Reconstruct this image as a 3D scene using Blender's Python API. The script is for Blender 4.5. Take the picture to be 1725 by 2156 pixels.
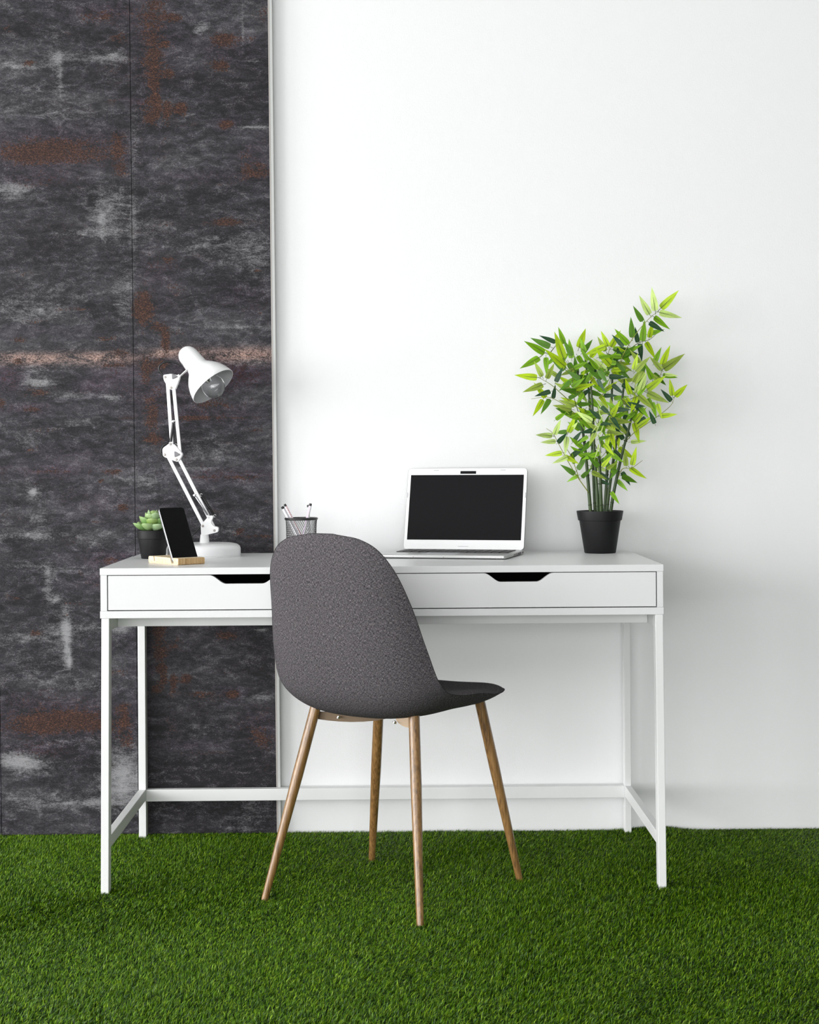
import bpy, bmesh, math, random
import numpy as np
from mathutils import Vector, Matrix

# ------------------------------------------------------------------ scene reset
for o in list(bpy.data.objects):
    bpy.data.objects.remove(o, do_unlink=True)
SC = bpy.context.scene
COL = SC.collection
PI = math.pi

# ------------------------------------------------------------------ camera
W, H = 1725, 2156
FPX, PSI, RHO, PX0, PY0, CZ = 3386.0, 0.00753, 0.0065, 862.5, 963.8, 1.013
cam_d = bpy.data.cameras.new('camera')
cam = bpy.data.objects.new('camera', cam_d)
COL.objects.link(cam)
cam_d.sensor_fit = 'HORIZONTAL'
cam_d.sensor_width = 24.0
cam_d.lens = FPX / W * 24.0
cam_d.shift_y = (PY0 - H / 2) / W
cam_d.clip_start = 0.05
cam_d.dof.use_dof = True
cam_d.dof.focus_distance = 4.0
cam_d.dof.aperture_fstop = 14.0
_F = Vector((math.sin(PSI), math.cos(PSI), 0))
_R = Vector((math.cos(PSI), -math.sin(PSI), 0))
_U = Vector((0, 0, 1))
_cx = _R * math.cos(RHO) - _U * math.sin(RHO)
_cy = _R * math.sin(RHO) + _U * math.cos(RHO)
_m = Matrix((_cx, _cy, -_F)).transposed().to_4x4()
_m.translation = (0, 0, CZ)
cam.matrix_world = _m
SC.camera = cam

# ------------------------------------------------------------------ light and exposure
SC.view_settings.view_transform = 'Standard'
SC.view_settings.look = 'None'
SC.view_settings.gamma = 1.0
SC.view_settings.use_curve_mapping = False
SC.view_settings.exposure = 0.0
SC.cycles.max_bounces = 10
SC.cycles.diffuse_bounces = 6

world = bpy.data.worlds.new('daylight')
SC.world = world
world.use_nodes = True
world.node_tree.nodes['Background'].inputs[0].default_value = (0.85, 0.92, 1.0, 1)
world.node_tree.nodes['Background'].inputs[1].default_value = 1.0

# daylight entering through the two windows of the left-hand wall
WIN = [(-5.0, -2.2, 0.06, 2.95), (-1.8, 1.0, 0.06, 2.95), (1.4, 3.4, 0.06, 2.95)]      # y0, y1, z0, z1
XL, XR, YF, YB, ZC = -6.2, 3.8, -5.6, 4.352, 3.2
for i, (y0, y1, z0, z1) in enumerate(WIN):
    ld = bpy.data.lights.new('window_daylight', 'AREA')
    ld.shape = 'RECTANGLE'
    ld.size = y1 - y0
    ld.size_y = z1 - z0
    ld.energy = (20.0, 34.5, 36.0)[i] * (y1 - y0) * (z1 - z0)
    ld.color = (1.0, 0.985, 0.985)
    lo = bpy.data.objects.new('window_daylight', ld)
    COL.objects.link(lo)
    lo.matrix_world = Matrix(((0, 0, -1, XL - 0.14), (-1, 0, 0, (y0 + y1) / 2), (0, 1, 0, (z0 + z1) / 2), (0, 0, 0, 1)))

# added fill light behind the camera, low and wide, no window known there
FFILL = (-5.2, 1.6, 0.05, 2.4)                                   # x0, x1, z0, z1
ld = bpy.data.lights.new('front_fill', 'AREA')
ld.shape = 'RECTANGLE'
ld.size, ld.size_y = FFILL[1] - FFILL[0], FFILL[3] - FFILL[2]
ld.energy = 21.5 * ld.size * ld.size_y
ld.color = (1.0, 0.985, 0.985)
lo = bpy.data.objects.new('front_fill', ld)
COL.objects.link(lo)
lo.matrix_world = Matrix(((1, 0, 0, (FFILL[0] + FFILL[1]) / 2), (0, 0, -1, YF - 0.14), (0, 1, 0, (FFILL[2] + FFILL[3]) / 2), (0, 0, 0, 1)))
lo.rotation_euler = (math.radians(90), 0, 0)


def at(px, py, Y):
    """point of the plane y=Y seen at a pixel of the photograph (used to read off measurements)"""
    u, v = (px - PX0) / FPX, (py - PY0) / FPX
    a = u * math.cos(RHO) - v * math.sin(RHO)
    b = -(u * math.sin(RHO) + v * math.cos(RHO))
    d = _F + _R * a + _U * b
    return Vector((0, 0, CZ)) + d * (Y / d.y)


# ------------------------------------------------------------------ materials
def mat(name, color, rough=0.5, metal=0.0, spec=0.5, coat=0.0, bump=None, trans=0.0, sheen=0.0):
    m = bpy.data.materials.new(name)
    m.use_nodes = True
    nt = m.node_tree
    b = nt.nodes['Principled BSDF']
    b.inputs['Base Color'].default_value = (*color, 1)
    b.inputs['Roughness'].default_value = rough
    b.inputs['Metallic'].default_value = metal
    b.inputs['Specular IOR Level'].default_value = spec
    b.inputs['Coat Weight'].default_value = coat
    b.inputs['Transmission Weight'].default_value = trans
    b.inputs['Sheen Weight'].default_value = sheen
    if bump:
        sc, st, dist = bump
        tc = nt.nodes.new('ShaderNodeTexCoord')
        n = nt.nodes.new('ShaderNodeTexNoise')
        n.inputs['Scale'].default_value = sc
        n.inputs['Detail'].default_value = 3
        bp = nt.nodes.new('ShaderNodeBump')
        bp.inputs['Strength'].default_value = st
        bp.inputs['Distance'].default_value = dist
        nt.links.new(tc.outputs['Object'], n.inputs['Vector'])
        nt.links.new(n.outputs['Fac'], bp.inputs['Height'])
        nt.links.new(bp.outputs['Normal'], b.inputs['Normal'])
    return m


class NT:
    """tiny node helper"""
    def __init__(s, m):
        s.nt = m.node_tree
        s.b = s.nt.nodes['Principled BSDF']

    def n(s, t, **kw):
        x = s.nt.nodes.new(t)
        for k, v in kw.items():
            setattr(x, k, v)
        return x

    def l(s, a, b):
        s.nt.links.new(a, b)

    def noise(s, vec, scale, detail=4, rough=0.55, stretch=None, dist=0.0):
        if stretch:
            mp = s.n('ShaderNodeMapping')
            mp.inputs['Scale'].default_value = stretch
            s.l(vec, mp.inputs['Vector'])
            vec = mp.outputs[0]
        x = s.n('ShaderNodeTexNoise')
        x.inputs['Scale'].default_value = scale
        x.inputs['Detail'].default_value = detail
        x.inputs['Roughness'].default_value = rough
        x.inputs['Distortion'].default_value = dist
        s.l(vec, x.inputs['Vector'])
        return x.outputs['Fac']

    def ramp(s, fac, stops):
        r = s.n('ShaderNodeValToRGB')
        e = r.color_ramp.elements
        e[0].position, e[0].color = stops[0][0], (*stops[0][1], 1)
        e[1].position, e[1].color = stops[-1][0], (*stops[-1][1], 1)
        for p, c in stops[1:-1]:
            q = e.new(p)
            q.color = (*c, 1)
        s.l(fac, r.inputs[0])
        return r.outputs[0]

    def math(s, op, a, b=None, clamp=False):
        x = s.n('ShaderNodeMath', operation=op, use_clamp=clamp)
        for i, v in enumerate((a, b)):
            if v is None:
                continue
            if isinstance(v, (int, float)):
                x.inputs[i].default_value = v
            else:
                s.l(v, x.inputs[i])
        return x.outputs[0]

    def mix(s, fac, a, b, blend='MIX'):
        x = s.n('ShaderNodeMix', data_type='RGBA', blend_type=blend)
        for i, v in ((0, fac), (6, a), (7, b)):
            if isinstance(v, (int, float)):
                x.inputs[i].default_value = v
            elif isinstance(v, tuple):
                x.inputs[i].default_value = (*v, 1)
            else:
                s.l(v, x.inputs[i])
        return x.outputs[2]

    def step(s, fac, lo, hi):
        x = s.n('ShaderNodeMapRange', interpolation_type='SMOOTHSTEP')
        x.inputs['From Min'].default_value = lo
        x.inputs['From Max'].default_value = hi
        s.l(fac, x.inputs[0])
        return x.outputs[0]

    def bump(s, h, strength, dist):
        bp = s.n('ShaderNodeBump')
        bp.inputs['Strength'].default_value = strength
        bp.inputs['Distance'].default_value = dist
        s.l(h, bp.inputs['Height'])
        s.l(bp.outputs[0], s.b.inputs['Normal'])


M = {}
M['wall_white'] = mat('wall_white', (0.86, 0.865, 0.87), 0.7, spec=0.25, bump=(230, 0.3, 0.0014))
M['wall_grey'] = mat('wall_grey_paint', (0.20, 0.20, 0.20), 0.8)
M['ceiling_white'] = mat('ceiling_white', (0.85, 0.85, 0.85), 0.9)
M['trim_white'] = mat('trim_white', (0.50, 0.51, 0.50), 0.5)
M['core'] = mat('panel_core', (0.50, 0.47, 0.44), 0.7)
M['brown_edge'] = mat('panel_brown_edge', (0.10, 0.07, 0.055), 0.7)
M['desk_white'] = mat('desk_white_lacquer', (0.735, 0.74, 0.745), 0.34, spec=0.4)
M['desk_leg'] = mat('desk_leg_powder_coat', (0.79, 0.80, 0.795), 0.42, spec=0.35)
M['drawer_inside'] = mat('drawer_shade_dark', (0.035, 0.03, 0.026), 0.85, spec=0.1)  # pale interior coloured near black to stand in for the shade inside
M['gloss_white'] = mat('lamp_white_gloss', (0.90, 0.90, 0.91), 0.22, coat=0.3)
M['plastic_white'] = mat('lamp_white_plastic', (0.86, 0.86, 0.87), 0.35)
M['shade_inside'] = mat('lamp_shade_inside', (0.50, 0.50, 0.51), 0.45)
M['chrome'] = mat('chrome', (0.78, 0.78, 0.78), 0.16, metal=1.0)
M['screw'] = mat('screw_steel', (0.24, 0.22, 0.20), 0.35, metal=1.0)
M['knob'] = mat('knob_dark_grey', (0.09, 0.09, 0.095), 0.3, metal=0.6)
M['rubber'] = mat('black_rubber', (0.008, 0.008, 0.009), 0.4)
M['glass'] = mat('bulb_glass', (0.86, 0.87, 0.88), 0.02, trans=1.0)
M['pot_black'] = mat('pot_black_plastic', (0.0105, 0.0105, 0.0115), 0.5, spec=0.22, bump=(900, 0.25, 0.0005))
M['soil'] = mat('dark_soil', (0.015, 0.012, 0.010), 0.95, bump=(220, 0.9, 0.004))
M['screen_black'] = mat('screen_black', (0.0095, 0.0095, 0.0105), 0.35, spec=0.06)
M['phone_glass'] = mat('phone_glass', (0.004, 0.004, 0.0045), 0.10, spec=0.14)
M['phone_edge'] = mat('phone_edge', (0.42, 0.42, 0.45), 0.25, metal=1.0)
M['silver'] = mat('laptop_silver', (0.56, 0.565, 0.56), 0.36, metal=0.85)
M['bezel'] = mat('laptop_bezel', (0.77, 0.775, 0.78), 0.4, metal=0.1)
M['lid_back'] = mat('laptop_lid_back', (0.25, 0.25, 0.25), 0.4, metal=0.6)
M['key'] = mat('laptop_key', (0.018, 0.016, 0.016), 0.45)
M['bumper'] = mat('laptop_bumper', (0.42, 0.43, 0.45), 0.6)
M['mesh_black'] = mat('black_wire', (0.010, 0.010, 0.011), 0.35, spec=0.6)
M['pen_cap'] = mat('pen_black', (0.010, 0.010, 0.010), 0.4)
M['bracket_shaded'] = mat('bracket_shaded', (0.15, 0.10, 0.055), 0.45, metal=0.2)  # beige bracket with the seat's shade put into its colour
M['bracket'] = mat('bracket_beige', (0.62, 0.47, 0.33), 0.42, metal=0.15)
M['seam'] = mat('seam_thread', (0.020, 0.019, 0.020), 0.9)


def fabric_material():
    m = mat('charcoal_melange_fabric', (0.1, 0.1, 0.1), 0.92, spec=0.12, sheen=0.0)
    k = NT(m)
    tc = k.n('ShaderNodeTexCoord')
    v = tc.outputs['UV']
    a = k.noise(v, 1.0, 3, 0.7, (1700, 190, 1))
    b = k.noise(v, 1.0, 3, 0.7, (190, 1700, 1))
    c = k.noise(v, 1.0, 2, 0.5, (900, 900, 1))
    s = k.math('ADD', k.math('MULTIPLY', a, 0.46), k.math('ADD', k.math('MULTIPLY', b, 0.46), k.math('MULTIPLY', c, 0.12)))
    col = k.ramp(s, [(0.41, (0.006, 0.0055, 0.007)), (0.52, (0.050, 0.046, 0.053)), (0.64, (0.34, 0.315, 0.33))])
    tint = k.noise(v, 1.0, 2, 0.5, (260, 260, 1))
    col = k.mix(k.math('MULTIPLY', k.step(tint, 0.55, 0.8), 0.5), col, (0.16, 0.12, 0.09), 'MIX')
    k.l(k.mix(0.25, col, col), k.b.inputs['Base Color'])
    k.bump(s, 0.2, 0.0006)
    return m


M['fabric'] = fabric_material()


def wood_material(name, c0, c1, c2, along='z', coat=0.5, rough=0.38, sc=1.0):
    m = mat(name, c1, rough, coat=coat)
    m.node_tree.nodes['Principled BSDF'].inputs['Coat Roughness'].default_value = 0.22
    k = NT(m)
    tc = k.n('ShaderNodeTexCoord')
    st = {'z': (300 * sc, 300 * sc, 4 * sc), 'y': (260 * sc, 9 * sc, 260 * sc), 'x': (9 * sc, 260 * sc, 260 * sc)}[along]
    a = k.noise(tc.outputs['Object'], 1.0, 4, 0.6, st)
    b = k.noise(tc.outputs['Object'], 1.0, 2, 0.5, tuple(q * 0.25 for q in st))
    s = k.math('ADD', k.math('MULTIPLY', a, 0.65), k.math('MULTIPLY', b, 0.35))
    col = k.ramp(s, [(0.36, c0), (0.5, c1), (0.66, c2)])
    k.l(col, k.b.inputs['Base Color'])
    k.bump(a, 0.12, 0.0006)
    return m


M['leg_wood'] = wood_material('golden_oak_print', (0.10, 0.048, 0.013), (0.24, 0.125, 0.038), (0.34, 0.19, 0.065), coat=0.8, rough=0.42)
M['bamboo_light'] = wood_material('bamboo_light', (0.62, 0.46, 0.28), (0.76, 0.61, 0.40), (0.82, 0.70, 0.50), 'x', 0.1, 0.5)
M['bamboo_end'] = wood_material('bamboo_end', (0.36, 0.22, 0.09), (0.50, 0.33, 0.15), (0.60, 0.43, 0.23), 'z', 0.1, 0.5)


def rust_panel_material():
    m = mat('distressed_dark_laminate', (0.04, 0.04, 0.04), 0.62, spec=0.25)
    k = NT(m)
    tc = k.n('ShaderNodeTexCoord')
    v = tc.outputs['Object']
    at_ = k.n('ShaderNodeAttribute', attribute_name='wear')
    sp = k.n('ShaderNodeSeparateColor')
    k.l(at_.outputs['Color'], sp.inputs[0])
    light, rust, purple = sp.outputs[0], sp.outputs[1], sp.outputs[2]
    at2 = k.n('ShaderNodeAttribute', attribute_name='wear_more')
    sp2 = k.n('ShaderNodeSeparateColor')
    k.l(at2.outputs['Color'], sp2.inputs[0])
    pink, dark = sp2.outputs[0], sp2.outputs[1]
    big = k.noise(v, 1.0, 6, 0.62, (3.2, 1, 11), 0.4)
    mid = k.noise(v, 1.0, 6, 0.68, (26, 1, 58), 0.6)
    fine = k.noise(v, 1.0, 5, 0.75, (240, 1, 420))
    scr = k.noise(v, 1.0, 4, 0.7, (40, 1, 900))
    spk = k.noise(v, 1.0, 4, 0.75, (170, 1, 190))
    peel = k.noise(v, 1.0, 8, 0.72, (13, 1, 34), 1.3)
    rbig = k.noise(v, 1.0, 3, 0.5, (5, 1, 14))
    # charcoal ground, streaked along the horizontal
    tone = k.math('ADD', k.math('MULTIPLY', big, 0.5), k.math('ADD', k.math('MULTIPLY', mid, 0.38), k.math('MULTIPLY', fine, 0.42)))
    tone = k.math('SUBTRACT', k.math('ADD', k.math('SUBTRACT', tone, 0.158), k.math('MULTIPLY', k.step(peel, 0.42, 0.60), 0.048)), k.math('MULTIPLY', dark, 0.10))
    ground = k.ramp(tone, [(0.40, (0.0070, 0.0070, 0.0085)), (0.51, (0.022, 0.022, 0.026)), (0.60, (0.052, 0.052, 0.057)), (0.72, (0.155, 0.155, 0.160))])
    # purple-brown film
    pf = k.math('MULTIPLY', k.step(k.math('ADD', k.math('MULTIPLY', mid, 0.5), k.math('MULTIPLY', fine, 0.5)), 0.42, 0.60), k.math('ADD', purple, 0.16), True)
    ground = k.mix(pf, ground, (0.062, 0.040, 0.066))
    # chalky scuffs
    lf = k.math('ADD', k.math('MULTIPLY', fine, 0.42), k.math('ADD', k.math('MULTIPLY', mid, 0.40), k.math('MULTIPLY', scr, 0.25)))
    lf = k.math('ADD', lf, k.math('MULTIPLY', light, 0.20))
    ground = k.mix(k.math('MULTIPLY', k.step(lf, 0.58, 0.90), 0.80), ground, (0.33, 0.33, 0.34))
    # fine pale grain and dark red pitting
    gr = k.noise(v, 1.0, 3, 0.6, (520, 1, 560))
    ground = k.mix(k.math('MULTIPLY', k.step(k.math('ADD', k.math('MULTIPLY', gr, 0.55), k.math('MULTIPLY', mid, 0.45)), 0.54, 0.64), 0.34), ground, (0.26, 0.26, 0.27))
    pit = k.math('ADD', k.math('MULTIPLY', spk, 0.75), k.math('MULTIPLY', purple, 0.10))
    pit = k.math('ADD', pit, k.math('MULTIPLY', rbig, 0.25))
    ground = k.mix(k.math('MULTIPLY', k.step(pit, 0.61, 0.66), 0.9), ground, (0.042, 0.014, 0.012))
    # pinkish bare band
    pk = k.math('ADD', k.math('MULTIPLY', mid, 0.5), k.math('MULTIPLY', fine, 0.5))
    ground = k.mix(k.math('MULTIPLY', k.step(pk, 0.40, 0.60), pink, True), ground, k.ramp(fine, [(0.35, (0.26, 0.12, 0.085)), (0.65, (0.56, 0.40, 0.34))]))
    # rust
    rf = k.math('ADD', k.math('MULTIPLY', mid, 0.45), k.math('MULTIPLY', spk, 0.55))
    rf = k.math('ADD', rf, k.math('MULTIPLY', rust, 0.275))
    rf = k.math('ADD', rf, k.math('MULTIPLY', k.step(rbig, 0.5, 0.8), 0.08))
    rcol = k.ramp(fine, [(0.40, (0.012, 0.0055, 0.005)), (0.49, (0.034, 0.0150, 0.0105)), (0.57, (0.072, 0.029, 0.017)), (0.68, (0.20, 0.085, 0.036))])
    ground = k.mix(k.math('MULTIPLY', k.step(rf, 0.625, 0.69), 0.92), ground, rcol)
    k.l(ground, k.b.inputs['Base Color'])
    k.bump(k.math('ADD', fine, mid), 0.08, 0.001)
    return m


M['panel'] = rust_panel_material()


def grass_material():
    m = mat('artificial_turf_blade', (0.05, 0.15, 0.01), 0.27, spec=0.20)
    k = NT(m)
    a = k.n('ShaderNodeAttribute', attribute_name='tone')
    k.l(a.outputs['Color'], k.b.inputs['Base Color'])
    return m


M['grass'] = grass_material()
M['turf'] = mat('turf_backing', (0.010, 0.026, 0.003), 0.9, spec=0.1, bump=(180, 0.8, 0.004))


def leaf_material(name, col, tl=0.3):
    m = mat(name, col, 0.48, spec=0.35)
    k = NT(m)
    tc = k.n('ShaderNodeTexCoord')
    n = k.noise(tc.outputs['Object'], 1.0, 3, 0.6, (9, 2.0, 9))
    c = k.mix(k.step(n, 0.3, 0.7), tuple(q * 0.78 for q in col), tuple(min(1, q * 1.2) for q in col))
    k.l(c, k.b.inputs['Base Color'])
    tr = k.n('ShaderNodeBsdfTranslucent')
    k.l(c, tr.inputs['Color'])
    mx = k.n('ShaderNodeMixShader')
    mx.inputs[0].default_value = tl
    k.l(k.b.outputs[0], mx.inputs[1])
    k.l(tr.outputs[0], mx.inputs[2])
    out = [x for x in k.nt.nodes if x.type == 'OUTPUT_MATERIAL'][0]
    k.l(mx.outputs[0], out.inputs[0])
    return m


LEAF = {'l': leaf_material('leaf_lime', (0.42, 0.60, 0.012)), 'm': leaf_material('leaf_mid_green', (0.20, 0.42, 0.010)),
        'o': leaf_material('leaf_olive', (0.30, 0.41, 0.055)), 'd': leaf_material('leaf_dark', (0.020, 0.070, 0.028), 0.12),
        'p': leaf_material('leaf_pale', (0.52, 0.68, 0.20)), 'k': leaf_material('leaf_deep', (0.075, 0.20, 0.008), 0.2)}
M['midrib'] = mat('leaf_midrib', (0.075, 0.13, 0.012), 0.6)
M['cane'] = wood_material('bamboo_cane', (0.010, 0.028, 0.005), (0.024, 0.055, 0.010), (0.060, 0.095, 0.022), 'z', 0.0, 0.5, 1.5)
M['node_ring'] = mat('cane_node', (0.025, 0.04, 0.01), 0.6)
M['twig'] = mat('twig_yellow_green', (0.24, 0.27, 0.035), 0.55)
M['twig_dark'] = mat('twig_dark_green', (0.09, 0.11, 0.02), 0.55)


def succulent_material():
    m = mat('succulent_leaf', (0.25, 0.42, 0.13), 0.5, spec=0.35)
    k = NT(m)
    a = k.n('ShaderNodeAttribute', attribute_name='tone')
    k.l(a.outputs['Color'], k.b.inputs['Base Color'])
    k.b.inputs['Subsurface Weight'].default_value = 0.15
    k.b.inputs['Subsurface Radius'].default_value = (0.004, 0.006, 0.002)
    return m


M['succulent'] = succulent_material()


def pen_material(name, c):
    m = mat(name, (0.85, 0.84, 0.86), 0.35)
    k = NT(m)
    tc = k.n('ShaderNodeTexCoord')
    sp = k.n('ShaderNodeSeparateXYZ')
    k.l(tc.outputs['Object'], sp.inputs[0])
    ang = k.math('ARCTAN2', sp.outputs[1], sp.outputs[0])
    w1 = k.math('SINE', k.math('ADD', k.math('MULTIPLY', sp.outputs[2], 2200.0), k.math('MULTIPLY', ang, 2.0)))
    w2 = k.math('SINE', k.math('MULTIPLY', ang, 3.0))
    f = k.math('MULTIPLY', k.step(w1, 0.1, 0.5), k.step(w2, -0.1, 0.3))
    k.l(k.mix(f, (0.86, 0.85, 0.87), c), k.b.inputs['Base Color'])
    return m


# ------------------------------------------------------------------ object helpers
def tag(o, label=None, cat=None, group=None, kind=None):
    if label: o['label'] = label
    if cat: o['category'] = cat
    if group: o['group'] = group
    if kind: o['kind'] = kind
    return o


def thing(name, label, cat, loc, group=None):
    o = bpy.data.objects.new(name, None)
    o.empty_display_size = 0.05
    COL.objects.link(o)
    o.location = loc
    return tag(o, label, cat, group)


def origin(o):
    p = Vector((0, 0, 0))
    while o is not None:
        p += o.location
        o = o.parent
    return p


def link(name, me, parent=None, loc=(0, 0, 0)):
    o = bpy.data.objects.new(name, me)
    COL.objects.link(o)
    o.location = loc
    if parent is not None:
        o.parent = parent
    return o


class MB:
    """collects shapes (given in world metres) and links them as ONE mesh object"""
    def __init__(s):
        s.bm = bmesh.new()

    def box(s, x0, x1, y0, y1, z0, z1, top_dx=0.0):
        v = [s.bm.verts.new(p) for p in ((x0, y0, z0), (x1, y0, z0), (x1, y1, z0), (x0, y1, z0),
                                          (x0 + top_dx, y0, z1), (x1 + top_dx, y0, z1), (x1 + top_dx, y1, z1), (x0 + top_dx, y1, z1))]
        for f in ((3, 2, 1, 0), (4, 5, 6, 7), (0, 1, 5, 4), (1, 2, 6, 5), (2, 3, 7, 6), (3, 0, 4, 7)):
            s.bm.faces.new([v[i] for i in f])
        return s

    def prism(s, pts, off):
        """closed polygon pts (3D) extruded by vector off"""
        off = Vector(off)
        a = [s.bm.verts.new(p) for p in pts]
        b = [s.bm.verts.new(Vector(p) + off) for p in pts]
        n = len(pts)
        s.bm.faces.new(a)
        s.bm.faces.new(b[::-1])
        for i in range(n):
            j = (i + 1) % n
            s.bm.faces.new((a[j], a[i], b[i], b[j]))
        return s

    def tube(s, pts, rad, n=10, cap=True):
        pts = [Vector(p) for p in pts]
        if not hasattr(rad, '__len__'):
            rad = [rad] * len(pts)
        rings = []
        up = Vector((0, 0, 1))
        prev = None
        for i, p in enumerate(pts):
            t = (pts[min(i + 1, len(pts) - 1)] - pts[max(i - 1, 0)]).normalized()
            if prev is None:
                ref = up if abs(t.z) < 0.9 else Vector((1, 0, 0))
                a = t.cross(ref).normalized()
            else:
                a = (prev - t * prev.dot(t)).normalized()
            prev = a
            b = t.cross(a)
            rings.append([s.bm.verts.new(p + (a * math.cos(2 * PI * k / n) + b * math.sin(2 * PI * k / n)) * rad[i]) for k in range(n)])
        for r0, r1 in zip(rings, rings[1:]):
            for k in range(n):
                s.bm.faces.new((r0[k], r0[(k + 1) % n], r1[(k + 1) % n], r1[k]))
        if cap:
            s.bm.faces.new(rings[0][::-1])
            s.bm.faces.new(rings[-1])
        return s

    def lathe(s, prof, c, axis=(0, 0, 1), n=40, close=False):
        """prof: (distance along axis, radius)"""
        c, ax = Vector(c), Vector(axis).normalized()
        ref = Vector((1, 0, 0)) if abs(ax.x) < 0.9 else Vector((0, 1, 0))
        a = ax.cross(ref).normalized()
        b = ax.cross(a)
        rings = []
        for u, r in prof:
            if r < 1e-6:
                rings.append([s.bm.verts.new(c + ax * u)])
            else:
                rings.append([s.bm.verts.new(c + ax * u + (a * math.cos(2 * PI * k / n) + b * math.sin(2 * PI * k / n)) * r) for k in range(n)])
        for r0, r1 in zip(rings, rings[1:]):
            if len(r0) == 1 and len(r1) == 1:
                continue
            for k in range(n):
                k2 = (k + 1) % n
                if len(r0) == 1:
                    s.bm.faces.new((r0[0], r1[k2], r1[k]))
                elif len(r1) == 1:
                    s.bm.faces.new((r0[k], r0[k2], r1[0]))
                else:
                    s.bm.faces.new((r0[k], r0[k2], r1[k2], r1[k]))
        return s

    def grid(s, P):
        """P: rows x cols of points"""
        V = [[s.bm.verts.new(p) for p in row] for row in P]
        for i in range(len(V) - 1):
            for j in range(len(V[0]) - 1):
                s.bm.faces.new((V[i][j], V[i][j + 1], V[i + 1][j + 1], V[i + 1][j]))
        return s

    def build(s, name, m, parent=None, smooth=False, bevel=0.0, seg=2, xf=None, fix=True):
        if fix:
            bmesh.ops.recalc_face_normals(s.bm, faces=s.bm.faces)
        if xf is not None:
            s.bm.transform(xf)
        if parent is not None:
            s.bm.transform(Matrix.Translation(-origin(parent)))
        me = bpy.data.meshes.new(name)
        s.bm.to_mesh(me)
        s.bm.free()
        ms = m if isinstance(m, (list, tuple)) else [m]
        for q in ms:
            me.materials.append(q)
        if smooth:
            me.polygons.foreach_set('use_smooth', [True] * len(me.polygons))
            if smooth != 'all':
                me.set_sharp_from_angle(angle=math.radians(smooth if smooth > 1 else 40))
        o = link(name, me, parent)
        if bevel:
            b = o.modifiers.new('bevel', 'BEVEL')
            b.width = bevel
            b.segments = seg
            b.limit_method = 'ANGLE'
        return o


def spline(P, m=6):
    P = [Vector(p) for p in P]
    A = [P[0] * 2 - P[1]] + P + [P[-1] * 2 - P[-2]]
    out = []
    for i in range(len(P) - 1):
        p0, p1, p2, p3 = A[i:i + 4]
        for k in range(m):
            t = k / m
            out.append(0.5 * (2 * p1 + (p2 - p0) * t + (2 * p0 - 5 * p1 + 4 * p2 - p3) * t * t + (3 * p1 - p0 - 3 * p2 + p3) * t ** 3))
    out.append(P[-1])
    return out


def struct(name, mb, m, label=None, **kw):
    return tag(mb.build(name, m, **kw), label, kind='structure')


# ------------------------------------------------------------------ the room
T = 0.12
struct('floor', MB().box(XL, XR, YF, YB, -0.08, 0.0), M['turf'], 'floor carpeted with green artificial turf')
struct('ceiling', MB().box(XL, XR, YF, YB, ZC, ZC + 0.1), M['ceiling_white'])
wall_back = struct('wall_back', MB().box(XL - T, XR + T, YB, YB + T, -0.08, ZC + 0.1), M['wall_white'], 'white plastered wall behind the desk')
struct('wall_right', MB().box(XR, XR + T, YF, YB, -0.08, ZC + 0.1), M['wall_grey'])
wf = MB().box(XL - T, FFILL[0], YF - T, YF, -0.08, ZC + 0.1).box(FFILL[1], XR + T, YF - T, YF, -0.08, ZC + 0.1)  # opening left for the added front fill
wf.box(FFILL[0], FFILL[1], YF - T, YF, -0.08, FFILL[2]).box(FFILL[0], FFILL[1], YF - T, YF, FFILL[3], ZC + 0.1)
struct('wall_front', wf, M['wall_white'])
wl = MB()
ys = [YF] + [v for w in WIN for v in w[:2]] + [YB]
z0, z1 = WIN[0][2], WIN[0][3]
wl.box(XL - T, XL, YF, YB, -0.08, z0).box(XL - T, XL, YF, YB, z1, ZC + 0.1)
for a, b in zip(ys[0::2], ys[1::2]):
    wl.box(XL - T, XL, a, b, z0, z1)
struct('wall_left', wl, M['wall_white'])
for i, (y0, y1, za, zb) in enumerate(WIN):
    w = MB()
    for a, b, c, d in ((y0, y0 + .05, za, zb), (y1 - .05, y1, za, zb), (y0 + .05, y1 - .05, za, za + .05), (y0 + .05, y1 - .05, zb - .05, zb)):
        w.box(XL - 0.09, XL - 0.03, a, b, c, d)
    struct('window_%d' % (i + 1), w, M['trim_white'])

# --- dark distressed panels fixed to the wall, with wear painted as mesh attributes
PY = 4.340


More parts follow.
